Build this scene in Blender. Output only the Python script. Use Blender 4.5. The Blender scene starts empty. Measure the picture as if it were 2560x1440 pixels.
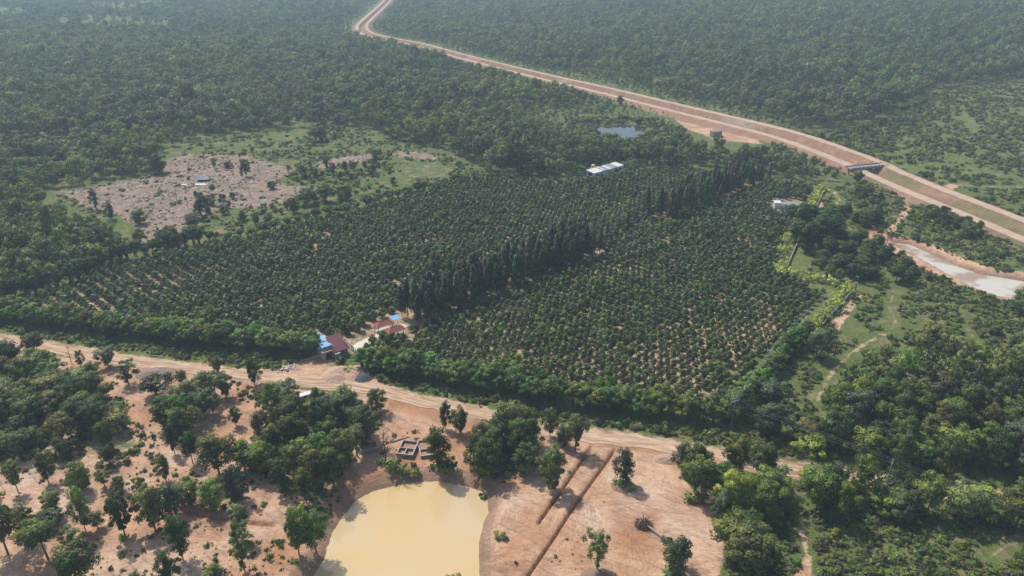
import bpy, math, random
import numpy as np
from mathutils import Vector, Matrix

SC = bpy.context.scene
COL = SC.collection
R = math.radians
random.seed(7)
RNG = np.random.default_rng(11)

# ------------------------------------------------------------------ camera, sky, sun, exposure
CAM_H, PITCH, FPX = 100.0, R(25.1), 1860.0          # metres, down angle, focal length in photo pixels (2560 wide)
cam_d = bpy.data.cameras.new("camera"); cam = bpy.data.objects.new("camera", cam_d); COL.objects.link(cam)
cam.location = (0, 0, CAM_H); cam.rotation_euler = (math.pi / 2 - PITCH, 0, 0)
cam_d.sensor_width = 36.0; cam_d.lens = 36.0 * FPX / 2560.0
cam_d.clip_start = 0.5; cam_d.clip_end = 9000
SC.camera = cam

SUN_EL = R(55)
SUN_DIR = Vector((-0.66, 0.75, 0)).normalized()      # horizontal direction towards the sun
world = bpy.data.worlds.new("World"); SC.world = world; world.use_nodes = True
wn = world.node_tree; wn.nodes.clear()
sky = wn.nodes.new("ShaderNodeTexSky"); sky.sky_type = 'NISHITA'; sky.sun_disc = False
sky.sun_elevation = SUN_EL; sky.sun_rotation = math.atan2(SUN_DIR.x, SUN_DIR.y)
sky.air_density = 1.0; sky.dust_density = 2.0
bg = wn.nodes.new("ShaderNodeBackground"); bg.inputs[1].default_value = 0.12
wo = wn.nodes.new("ShaderNodeOutputWorld")
wn.links.new(sky.outputs[0], bg.inputs[0]); wn.links.new(bg.outputs[0], wo.inputs[0])
sl = bpy.data.lights.new("sun", 'SUN'); sl.energy = 3.5; sl.angle = R(0.9); sl.color = (1.0, 0.95, 0.88)
so = bpy.data.objects.new("sun", sl); COL.objects.link(so); so.location = (-200, 300, 300)
sv = Vector((SUN_DIR.x * math.cos(SUN_EL), SUN_DIR.y * math.cos(SUN_EL), math.sin(SUN_EL)))
so.rotation_euler = sv.to_track_quat('Z', 'Y').to_euler()
SC.view_settings.view_transform = 'Standard'; SC.view_settings.look = 'None'
SC.view_settings.exposure = 0.38; SC.view_settings.gamma = 1.0; SC.view_settings.use_curve_mapping = False
SC.cycles.max_bounces = 6; SC.cycles.diffuse_bounces = 3; SC.cycles.glossy_bounces = 2
SC.cycles.transmission_bounces = 3; SC.cycles.volume_bounces = 1; SC.cycles.transparent_max_bounces = 8

# ------------------------------------------------------------------ photo pixel <-> world
CP, SP = math.cos(PITCH), math.sin(PITCH)
def ray(px, py):
    u, v = (px - 1280) / FPX, (py - 720) / FPX
    return np.array([u, CP - v * SP, -SP - v * CP])
def U(px, py, z=0.0):
    d = ray(px, py); t = (z - CAM_H) / d[2]
    return np.array([d[0] * t, d[1] * t, z])
def proj(p):
    x, y, z = p[0], p[1], p[2] - CAM_H
    w = y * CP - z * SP
    return 1280 + FPX * x / w, 720 + FPX * (-(y * SP + z * CP)) / w, w
def hash2(i, j, s):
    n = (i * 374761393 + j * 668265263 + s * 1442695041) & 0xffffffff
    n = ((n ^ (n >> 13)) * 1274126177) & 0xffffffff
    return ((n ^ (n >> 16)) & 0xffff) / 65535.0
def vnoise(X, Y, scale, s=0):
    X = np.asarray(X, float) / scale; Y = np.asarray(Y, float) / scale
    i, j = np.floor(X).astype(np.int64), np.floor(Y).astype(np.int64)
    a, b = X - i, Y - j; a = a * a * (3 - 2 * a); b = b * b * (3 - 2 * b)
    return ((hash2(i, j, s) * (1 - a) + hash2(i + 1, j, s) * a) * (1 - b)
            + (hash2(i, j + 1, s) * (1 - a) + hash2(i + 1, j + 1, s) * a) * b)
def hill(X, Y):
    t = (0.9 * X + 0.44 * Y - 520) / 80.0
    return 75 * np.tanh(0.085 * 80 * np.logaddexp(0, np.clip(t, -30, 60)) / 75)
def G(px, py):                                       # pixel -> point on the undulating ground
    d = ray(px, py); z = 0.0
    t = (z - CAM_H) / d[2]
    for _ in range(12):
        z = float(hill(d[0] * t, d[1] * t)); t2 = (z - CAM_H) / d[2]; t = t + (t2 - t) * 0.8
    return np.array([d[0] * t, d[1] * t, z])
def GP(pts): return [G(*p)[:2] for p in pts]

def psdf(poly, X, Y, pad=12.0):                      # signed distance, positive inside
    P = np.array(poly); x0, y0 = P.min(0) - pad; x1, y1 = P.max(0) + pad
    out = np.full(X.shape, -pad)
    m = (X > x0) & (X < x1) & (Y > y0) & (Y < y1)
    if not m.any(): return out
    x, y = X[m], Y[m]; d = np.full(x.shape, 1e9); ins = np.zeros(x.shape, bool)
    for k in range(len(P)):
        ax, ay = P[k]; bx, by = P[(k + 1) % len(P)]
        ex, ey = bx - ax, by - ay
        t = np.clip(((x - ax) * ex + (y - ay) * ey) / (ex * ex + ey * ey + 1e-9), 0, 1)
        d = np.minimum(d, np.hypot(x - ax - t * ex, y - ay - t * ey))
        c = (ay > y) != (by > y)
        ins ^= c & (x < (bx - ax) * (y - ay) / (by - ay + 1e-12) + ax)
    out[m] = np.where(ins, d, -np.minimum(d, pad)); return out
def ldist(line, X, Y, pad=30.0):                     # distance to a polyline
    P = np.array(line); x0, y0 = P.min(0) - pad; x1, y1 = P.max(0) + pad
    out = np.full(X.shape, pad); m = (X > x0) & (X < x1) & (Y > y0) & (Y < y1)
    if not m.any(): return out
    x, y = X[m], Y[m]; d = np.full(x.shape, pad)
    for k in range(len(P) - 1):
        ax, ay = P[k]; ex, ey = P[k + 1] - P[k]
        t = np.clip(((x - ax) * ex + (y - ay) * ey) / (ex * ex + ey * ey + 1e-9), 0, 1)
        d = np.minimum(d, np.hypot(x - ax - t * ex, y - ay - t * ey))
    out[m] = d; return out
def smooth_line(pts, step=3.0):
    P = np.array([[p[0], p[1]] for p in pts], float); out = []
    for k in range(len(P) - 1):
        p0, p1, p2, p3 = P[max(k - 1, 0)], P[k], P[k + 1], P[min(k + 2, len(P) - 1)]
        n = max(2, int(np.hypot(*(p2 - p1)) / step))
        for q in range(n):
            t = q / n
            out.append(0.5 * ((2 * p1) + (p2 - p0) * t + (2 * p0 - 5 * p1 + 4 * p2 - p3) * t * t + (3 * p1 - p0 - 3 * p2 + p3) * t ** 3))
    out.append(P[-1]); return np.array(out)

# ------------------------------------------------------------------ layout, read off the photograph and laid on the ground
PLANT = GP([(30, 765), (200, 800), (400, 836), (620, 866), (780, 878), (900, 912), (1100, 940), (1300, 975), (1500, 1005), (1700, 1030),
            (1815, 1035), (1865, 955), (1950, 865), (2075, 742), (2000, 708), (1945, 690), (1958, 600), (1985, 570), (2035, 485), (2000, 470),
            (1880, 455), (1720, 432), (1600, 420), (1560, 436), (1440, 462), (1300, 456), (1180, 446), (900, 528), (640, 595), (525, 615), (390, 648), (225, 692)])
ROAD = [(-260, 805), (-60, 838), (0, 850), (130, 870), (260, 893), (400, 913), (540, 930), (640, 940), (750, 952), (870, 962), (960, 980), (1060, 1005),
        (1180, 1030), (1340, 1070), (1460, 1088), (1600, 1105), (1700, 1124), (1830, 1145), (1960, 1170), (2150, 1196), (2300, 1222), (2430, 1240), (2600, 1262), (2850, 1300)]
ROADW = smooth_line(GP(ROAD))
CANAL = [(1010, -30), (985, -14), (968, 4), (950, 22), (925, 45), (905, 66), (912, 84), (955, 98), (1040, 114), (1150, 144), (1340, 192), (1500, 229), (1700, 279), (1880, 323), (1990, 354),
         (2100, 394), (2180, 427), (2300, 479), (2420, 527), (2560, 584), (2750, 664), (3000, 790)]
CANW = smooth_line(GP(CANAL), 5.0)
POND = [U(*p, -1.6)[:2] for p in [(740, 1500), (782, 1440), (812, 1395), (825, 1345), (850, 1300), (890, 1250), (930, 1230), (965, 1219), (1020, 1208), (1085, 1203), (1130, 1210), (1168, 1216),
        (1205, 1228), (1220, 1250), (1221, 1278), (1206, 1318), (1198, 1360), (1199, 1440), (1190, 1520), (1100, 1600), (900, 1600)]]
CREEK = [U(*p, -1.2)[:2] for p in [(2235, 607), (2275, 612), (2330, 636), (2390, 664), (2450, 686), (2520, 697), (2570, 706), (2700, 740), (2700, 775), (2560, 748), (2500, 742), (2440, 722), (2390, 697), (2340, 668), (2285, 640)]]
POND_FAR = [U(*p, -0.8)[:2] for p in [(1435, 306), (1480, 311), (1520, 316), (1560, 311), (1610, 316), (1628, 330), (1600, 346), (1570, 352), (1530, 347), (1480, 327)]]
POND_LEFT = [U(*p, -0.8)[:2] for p in [(40, 402), (80, 396), (125, 402), (170, 398), (180, 408), (130, 424), (80, 430), (50, 420)]]
POND_TINY = [U(*p, -0.8)[:2] for p in [(928, 36), (950, 30), (958, 38), (938, 46)]]
# bare soil: (polygon, soil, dryfield, orange)
SOIL = [
    [(-300, 885), (0, 880), (130, 890), (300, 912), (540, 948), (760, 975), (980, 1000), (1180, 1050), (1330, 1090), (1480, 1105), (1650, 1130), (1690, 1160), (1715, 1205), (1770, 1262), (1812, 1330), (1808, 1400), (1790, 1460), (1800, 1650), (1700, 1900), (-500, 1900)],
    [(640, 925), (700, 915), (745, 902), (800, 886), (832, 900), (822, 935), (850, 925), (905, 918), (940, 940), (985, 975), (900, 985), (700, 960)],
    [(2140, 578), (2190, 570), (2240, 600), (2340, 622), (2430, 655), (2560, 692), (2750, 740), (2750, 800), (2560, 756), (2440, 732), (2340, 685), (2250, 645), (2190, 612)],
    [(2042, 505), (2060, 492), (2068, 520), (2058, 545), (2036, 548)], [(2075, 812), (2120, 760), (2142, 733), (2156, 740), (2130, 775), (2095, 825)],
    [(1012, 800), (1020, 782), (1052, 782), (1062, 800), (1035, 812)], [(2205, 575), (2245, 545), (2262, 500), (2300, 490), (2290, 515), (2258, 545), (2240, 575), (2200, 600)],
    [(2370, 460), (2398, 462), (2350, 500), (2300, 500)], [(1695, 288), (1800, 312), (1890, 345), (1905, 360), (1800, 350), (1720, 325), (1690, 300)],
    [(1940, 1500), (2010, 1400), (2020, 1340), (1990, 1320), (2030, 1400), (2035, 1500)],
]
DRY = [
    [(148, 478), (260, 462), (400, 437), (412, 400), (470, 384), (620, 388), (735, 425), (690, 458), (770, 466), (735, 500), (640, 522), (560, 520), (480, 548), (462, 578), (400, 602), (362, 614), (350, 575), (300, 540), (215, 520)],
    [(790, 400), (860, 392), (930, 383), (945, 396), (870, 415), (790, 422)], [(960, 440), (990, 422), (1090, 402), (1150, 428), (1090, 447), (1010, 456)],
    [(975, 385), (1020, 376), (1100, 392), (1080, 402), (1000, 394)],
    [(1180, 1044), (1210, 1050), (1330, 1076), (1320, 1086), (1190, 1060)],
]
PATHS = [([(2400, 272), (2424, 300), (2436, 332)], 1.3), ([(2232, 740), (2222, 770), (2240, 800), (2225, 830), (2170, 858), (2115, 885), (2105, 925)], 1.0),
         ([(2170, 860), (2250, 880), (2330, 893), (2420, 902), (2600, 900)], 1.0), ([(2410, 815), (2440, 850), (2470, 885)], 0.9),
         ([(318, 540), (308, 560), (322, 580), (340, 598)], 1.1), ([(2560, 1352), (2520, 1362), (2470, 1395)], 1.0), ([(2002, 1300), (2012, 1340), (2020, 1400), (2024, 1440)], 1.2),
         ([(2015, 475), (2035, 500), (2025, 520), (2005, 540)], 1.2), ([(2370, 460), (2450, 466), (2560, 468)], 1.6), ([(1850, 438), (1940, 452), (2050, 466), (2090, 480)], 1.2), ([(2085, 480), (2100, 500), (2070, 530)], 1.6),
         ([(2045, 1000), (2080, 930), (2130, 880), (2180, 850), (2200, 835)], 1.5), ([(985, 1008), (1060, 1030), (1140, 1052), (1240, 1082), (1300, 1105)], 3.2), ([(300, 905), (270, 925), (330, 935), (480, 955)], 2.0),
         ([(740, 1170), (900, 1200), (1000, 1160), (1180, 1090)], 3.0), ([(1060, 505), (1200, 540), (1300, 500)], 1.0)]
PATHSW = [(GP(p), w) for p, w in PATHS]
TRENCH = [(GP([(1486, 1108), (1415, 1210), (1346, 1308)]), 0.36, 0.95), (GP([(1543, 1118), (1480, 1205), (1427, 1278), (1385, 1345), (1320, 1440), (1290, 1490)]), 0.36, 0.95),
          (GP([(1478, 1104), (1560, 1118), (1650, 1132), (1700, 1140)]), 0.6, 0.7), (GP([(440, 1272), (520, 1290), (600, 1303), (680, 1312)]), 0.6, 0.8), (GP([(1190, 1200), (1225, 1160)]), 0.4, 0.5), (GP([(1000, 1012), (1100, 1038), (1200, 1062)]), 0.5, 0.6)]
# no forest here (open land); everything else beyond the road is forest
OPEN = [
    [(90, 484), (400, 432), (380, 392), (480, 350), (620, 328), (760, 320), (930, 320), (960, 350), (1120, 380), (1180, 415), (1195, 450), (900, 540), (640, 605), (430, 655), (320, 650), (290, 600), (180, 560), (120, 520)],
    [(-60, 352), (120, 345), (220, 348), (215, 385), (180, 440), (60, 445), (30, 400), (-60, 396)], [(140, 50), (170, 36), (260, 38), (340, 44), (430, 52), (420, 74), (230, 88), (165, 84)], [(-200, 16), (40, 18), (66, 30), (60, 50), (-200, 58)], [(230, 4), (420, 0), (410, 30), (240, 34)], [(-300, -20), (200, -18), (200, 8), (-300, 12)], [(200, -60), (700, -60), (600, -28), (200, -30)],
    [(2095, 420), (2190, 352), (2260, 300), (2340, 225), (2560, 190), (2900, 190), (2900, 700), (2560, 580), (2400, 520), (2200, 440)],
    [(1690, 275), (1760, 290), (1900, 330), (2100, 395), (2210, 440), (2400, 525), (2800, 690), (2800, 620), (2400, 480), (2000, 335)],
    [(2030, 455), (2180, 450), (2300, 500), (2560, 600), (2900, 700), (2900, 900), (2560, 905), (2330, 905), (2140, 925), (2040, 1010), (2000, 1075), (1900, 1090), (1780, 1100), (1850, 1060), (1850, 960), (1950, 870), (2050, 760), (1940, 700), (1960, 560)],
    [(-300, 900), (-300, 770), (0, 790), (400, 850), (800, 890), (1300, 990), (1800, 1060), (1900, 1060), (1960, 1140), (2560, 1230), (2900, 1270), (2900, 1320), (2500, 1270), (2100, 1220), (1820, 1190), (1820, 1260), (1860, 1290), (2000, 1320), (2400, 1300), (2900, 1350), (3100, 2000), (-700, 2000)],
    [(1430, 300), (1480, 295), (1640, 305), (1710, 330), (1680, 360), (1630, 392), (1510, 392), (1440, 350)],
    [(1470, 448), (1440, 440), (1550, 402), (1600, 410), (1620, 425)], [(1700, 425), (1900, 448), (2060, 470), (2060, 462), (1900, 440), (1750, 415)],
    [(1690, 285), (1920, 350), (1930, 392), (1780, 392), (1700, 375)], [(1590, 190), (1690, 205), (1740, 232), (1650, 222)], [(2000, 330), (2150, 320), (2330, 240), (2250, 370), (2100, 395)],
]
OPENW = [GP(p) for p in OPEN]; SOILW = [GP(p) for p in SOIL]; DRYW = [GP(p) for p in DRY]
GREENP = [[(-300, 900), (60, 895), (130, 930), (250, 960), (320, 1010), (370, 1090), (340, 1140), (150, 1150), (-300, 1170)], [(640, 995), (760, 1000), (880, 1000), (950, 1060), (900, 1150), (905, 1210), (860, 1290), (790, 1310), (700, 1240), (600, 1170), (640, 1080)],
          [(1160, 1170), (1200, 1080), (1260, 1070), (1340, 1110), (1350, 1170), (1300, 1205), (1200, 1200)], [(960, 1160), (1060, 1145), (1120, 1160), (1080, 1185), (960, 1180)], [(480, 1180), (600, 1170), (640, 1240), (560, 1280), (480, 1250)], [(150, 1200), (240, 1160), (290, 1165), (200, 1230)], [(2200, 545), (2230, 575), (2205, 590), (2180, 560)],
          [(300, 1150), (385, 1110), (370, 1130), (310, 1165)], [(590, 985), (640, 960), (660, 1000), (600, 1010)]]
GREENW = [GP(p) for p in GREENP]
BRIDGE_S = None

def near_canal(X, Y): return ldist(CANW, X, Y, 60.0)
def ground_z(X, Y):
    X = np.asarray(X, float); Y = np.asarray(Y, float)
    z = hill(X, Y)
    z = z + (vnoise(X, Y, 9, 3) - 0.5) * 0.22 + (vnoise(X, Y, 60, 5) - 0.5) * 0.5 * np.clip((Y - 220) / 100, 0, 1)
    for P, lv, bank in ((POND, -1.6, 3.2), (CREEK, -1.2, 3.0), (POND_FAR, -0.8, 4.0), (POND_LEFT, -0.8, 4.0)):
        s = psdf(P, X, Y, bank + 1)
        t = np.clip((s + bank) / bank, 0, 1)
        z = np.where(s > -bank, z * (1 - t) + (lv + 0.04) * t - np.clip(s, 0, 2.0) * 0.9 + (vnoise(X, Y, 1.3, 9) - 0.5) * 0.35 * t * (s < 0), z)
    for L, w, dep in TRENCH:
        d = ldist(L, X, Y, 4.0); z = z - 1.25 * dep * np.clip(1.3 - d / (w * .68), 0, 1) + 0.10 * np.exp(-((d - 1.3) / 0.4) ** 2) * (0.4 + vnoise(X, Y, 0.9, 4))
    dc = near_canal(X, Y); z = np.where(dc < 9, z - 7.0 * np.clip((9 - dc) / 2.5, 0, 1), z)
    rd = ldist(ROADW, X, Y, 6.0); z = np.where(rd < 5, z * np.clip((rd - 3) / 2, 0, 1) + 0 * z, z)
    return z
def gz(x, y): return float(ground_z(np.array([x]), np.array([y]))[0])

# ------------------------------------------------------------------ helpers: objects and materials
def tag(o, label=None, cat=None, group=None, kind=None):
    if label: o["label"] = label
    if cat: o["category"] = cat
    if group: o["group"] = group
    if kind: o["kind"] = kind
    return o
def empty(name, loc, rz=0.0, label=None, cat=None, group=None):
    o = bpy.data.objects.new(name, None); COL.objects.link(o)
    o.location = loc; o.rotation_euler = (0, 0, rz); o.empty_display_size = 0.5
    return tag(o, label, cat, group)
def mesh_np(name, V, F, mats, mi=None, smooth=False):
    """V (n,3), F (m,4) quads or list of faces"""
    me = bpy.data.meshes.new(name); V = np.asarray(V, np.float32)
    if isinstance(F, np.ndarray):
        k = F.shape[1]; n = F.shape[0]
        me.vertices.add(len(V)); me.vertices.foreach_set("co", V.ravel())
        me.loops.add(n * k); me.loops.foreach_set("vertex_index", F.astype(np.int32).ravel())
        me.polygons.add(n); me.polygons.foreach_set("loop_start", np.arange(0, n * k, k, dtype=np.int32))
        if mi is not None: me.polygons.foreach_set("material_index", np.asarray(mi, np.int32))
        me.update(calc_edges=True)
    else:
        me.from_pydata([tuple(v) for v in V], [], F); me.update()
        if mi is not None: me.polygons.foreach_set("material_index", np.asarray(mi, np.int32))
    for m in mats: me.materials.append(m)
    if smooth: me.polygons.foreach_set("use_smooth", np.ones(len(me.polygons), bool))
    return me
def obj(name, me, parent=None, loc=(0, 0, 0), rz=0.0):
    o = bpy.data.objects.new(name, me); COL.objects.link(o)
    o.location = loc; o.rotation_euler = (0, 0, rz)
    if parent is not None: o.parent = parent
    return o
class MB:                                            # collects boxes, prisms, tubes into one mesh
    def __init__(s): s.v, s.f = [], []
    def add(s, vs, fs):
        b = len(s.v); s.v += [tuple(v) for v in vs]; s.f += [tuple(b + i for i in f) for f in fs]; return s
    def box(s, x0, x1, y0, y1, z0, z1):
        return s.add([(x0, y0, z0), (x1, y0, z0), (x1, y1, z0), (x0, y1, z0), (x0, y0, z1), (x1, y0, z1), (x1, y1, z1), (x0, y1, z1)],
                     [(0, 3, 2, 1), (4, 5, 6, 7), (0, 1, 5, 4), (1, 2, 6, 5), (2, 3, 7, 6), (3, 0, 4, 7)])
    def slab(s, quad, th):                           # thick sheet from 4 top corners
        q = [Vector(p) for p in quad]; n = (q[1] - q[0]).cross(q[2] - q[0]).normalized()
        if n.z < 0: n = -n
        lo = [p - n * th for p in q]
        return s.add(q + lo, [(0, 1, 2, 3), (7, 6, 5, 4)] + [(i, i + 4, (i + 1) % 4 + 4, (i + 1) % 4) for i in range(4)])
    def tube(s, pts, rad, n=6, cap=True):
        pts = [Vector(p) for p in pts]; rings = []
        for k, p in enumerate(pts):
            d = (pts[min(k + 1, len(pts) - 1)] - pts[max(k - 1, 0)]).normalized()
            a = d.orthogonal().normalized(); b = d.cross(a); r = rad[k] if hasattr(rad, '__len__') else rad
            rings.append([p + (a * math.cos(2 * math.pi * i / n) + b * math.sin(2 * math.pi * i / n)) * r for i in range(n)])
        fs = [(k * n + i, k * n + (i + 1) % n, (k + 1) * n + (i + 1) % n, (k + 1) * n + i) for k in range(len(pts) - 1) for i in range(n)]
        if cap: fs += [tuple(range(n - 1, -1, -1)), tuple(range((len(pts) - 1) * n, len(pts) * n))]
        return s.add([v for r_ in rings for v in r_], fs)
    def lathe(s, prof, n=20, c=(0, 0)):
        vs = [(c[0] + r * math.cos(2 * math.pi * i / n), c[1] + r * math.sin(2 * math.pi * i / n), z) for r, z in prof for i in range(n)]
        fs = [(k * n + i, k * n + (i + 1) % n, (k + 1) * n + (i + 1) % n, (k + 1) * n + i) for k in range(len(prof) - 1) for i in range(n)]
        return s.add(vs, fs + [tuple(range(n - 1, -1, -1)), tuple(range((len(prof) - 1) * n, len(prof) * n))])
    def build(s, name, m, parent=None, loc=(0, 0, 0), rz=0.0, bevel=0.0, smooth=False):
        o = obj(name, mesh_np(name, s.v, s.f, [m], smooth=smooth), parent, loc, rz)
        if bevel:
            b = o.modifiers.new("bevel", 'BEVEL'); b.width = bevel; b.segments = 2; b.limit_method = 'ANGLE'
        return o

class NT:                                            # small node-tree writer
    def __init__(s, name):
        s.m = bpy.data.materials.new(name); s.m.use_nodes = True; s.t = s.m.node_tree; s.t.nodes.clear()
        s.out = s.t.nodes.new("ShaderNodeOutputMaterial")
    def n(s, typ, ins=None, **kw):
        nd = s.t.nodes.new(typ)
        for k, v in kw.items(): setattr(nd, k, v)
        for k, v in (ins or {}).items(): s.set(nd.inputs[k], v)
        return nd
    def set(s, sock, v):
        if isinstance(v, bpy.types.NodeSocket): s.t.links.new(v, sock)
        elif isinstance(v, bpy.types.Node): s.t.links.new(v.outputs[0], sock)
        else: sock.default_value = v if not (isinstance(v, tuple) and len(v) == 3 and sock.type == 'RGBA') else (*v, 1)
    def math(s, op, a, b=0.0, clamp=False):
        nd = s.t.nodes.new("ShaderNodeMath"); nd.operation = op; nd.use_clamp = clamp; s.set(nd.inputs[0], a); s.set(nd.inputs[1], b); return nd.outputs[0]
    def mix(s, f, a, b, mode='MIX'):
        nd = s.t.nodes.new("ShaderNodeMix"); nd.data_type = 'RGBA'; nd.blend_type = mode
        s.set(nd.inputs[0], f); s.set(nd.inputs[6], a); s.set(nd.inputs[7], b); return nd.outputs[2]
    def noise(s, scale, detail=3.0, rough=0.55, vec=None, dist=0.0):
        nd = s.n("ShaderNodeTexNoise", {"Scale": scale, "Detail": detail, "Roughness": rough, "Distortion": dist})
        if vec is not None: s.set(nd.inputs["Vector"], vec)
        return nd.outputs[0]
    def ramp(s, f, stops):
        nd = s.t.nodes.new("ShaderNodeValToRGB"); s.set(nd.inputs[0], f); e = nd.color_ramp.elements
        while len(e) < len(stops): e.new(0.5)
        for el, (p, c) in zip(e, stops): el.position = p; el.color = (*c, 1) if len(c) == 3 else c
        return nd.outputs[0]
    def pos(s): return s.n("ShaderNodeNewGeometry").outputs["Position"]
    def obj(s): return s.n("ShaderNodeTexCoord").outputs["Object"]
    def mapv(s, v, scale=(1, 1, 1), rot=(0, 0, 0)):
        return s.n("ShaderNodeMapping", {"Vector": v, "Scale": scale, "Rotation": rot}).outputs[0]
    def bsdf(s, col, rough=0.8, metal=0.0, spec=0.3, bump=None, bd=0.1, bs=0.5):
        b = s.n("ShaderNodeBsdfPrincipled", {"Base Color": col, "Roughness": rough, "Metallic": metal, "Specular IOR Level": spec})
        if bump is not None:
            bn = s.n("ShaderNodeBump", {"Height": bump, "Distance": bd, "Strength": bs}); s.set(b.inputs["Normal"], bn)
        s.t.links.new(b.outputs[0], s.out.inputs[0]); return b

def simple(name, c, rough=0.7, var=0.25, scale=2.0, metal=0.0, spec=0.3, c2=None, bump=0.02):
    t = NT(name); v = t.obj(); nz = t.noise(scale, 5, 0.6, v)
    c2 = c2 or tuple(x * (1 - var) for x in c)
    t.bsdf(t.ramp(nz, [(0.3, c2), (0.7, c)]), rough, metal, spec, t.noise(scale * 4, 3, 0.6, v), bump, 0.4)
    return t.m

# foliage: object colour x random per tree x patchy clump variation
def leaf_material(name="leaves", trans=0.35, colr=None, fixed=False):
    t = NT(name)
    oi = t.n("ShaderNodeObjectInfo"); att = t.n("ShaderNodeAttribute", attribute_name="tone")
    rnd = oi.outputs["Random"]
    if fixed: vv = t.n("ShaderNodeValue"); vv.outputs[0].default_value = .56; rnd = vv.outputs[0]
    hue = t.n("ShaderNodeHueSaturation", {"Hue": t.math('ADD', 0.475, t.math('MULTIPLY', rnd, 0.05)),
              "Saturation": t.math('ADD', 0.75, t.math('MULTIPLY', t.math('FRACT', t.math('MULTIPLY', rnd, 7.31)), 0.35)),
              "Value": t.math('ADD', 0.62, t.math('MULTIPLY', t.math('FRACT', t.math('MULTIPLY', rnd, 17.7)), 0.85)), "Color": (*colr, 1) if colr else oi.outputs["Color"]})
    c = t.mix(1.0, hue.outputs[0], t.ramp(att.outputs["Fac"], [(0.0, (0.42, 0.46, 0.5)), (0.5, (1, 1, 1)), (1.0, (1.85, 1.65, 1.15))]), 'MULTIPLY')
    d = t.n("ShaderNodeBsdfPrincipled", {"Base Color": c, "Roughness": 0.55, "Specular IOR Level": 0.28})
    tr = t.n("ShaderNodeBsdfTranslucent", {"Color": t.mix(1.0, c, (1.1, 1.25, 0.6), 'MULTIPLY')})
    ms = t.n("ShaderNodeMixShader"); ms.inputs[0].default_value = trans
    t.t.links.new(d.outputs[0], ms.inputs[1]); t.t.links.new(tr.outputs[0], ms.inputs[2]); t.t.links.new(ms.outputs[0], t.out.inputs[0])
    return t.m
M_LEAF = leaf_material()
M_HEDGE = leaf_material("hedge_leaves", 0.35, None, True)
_LM = {}
def leaf_of(c):
    k = tuple(round(x, 4) for x in c)
    if k not in _LM: _LM[k] = leaf_material("leaves_tinted", 0.35, k)
    return _LM[k]
M_BARK = simple("bark", (0.17, 0.13, 0.10), 0.9, 0.5, 3.0, c2=(0.08, 0.06, 0.045))
M_BURNT = simple("dead_twigs", (0.10, 0.075, 0.065), 0.95, 0.4, 3.0)

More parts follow.
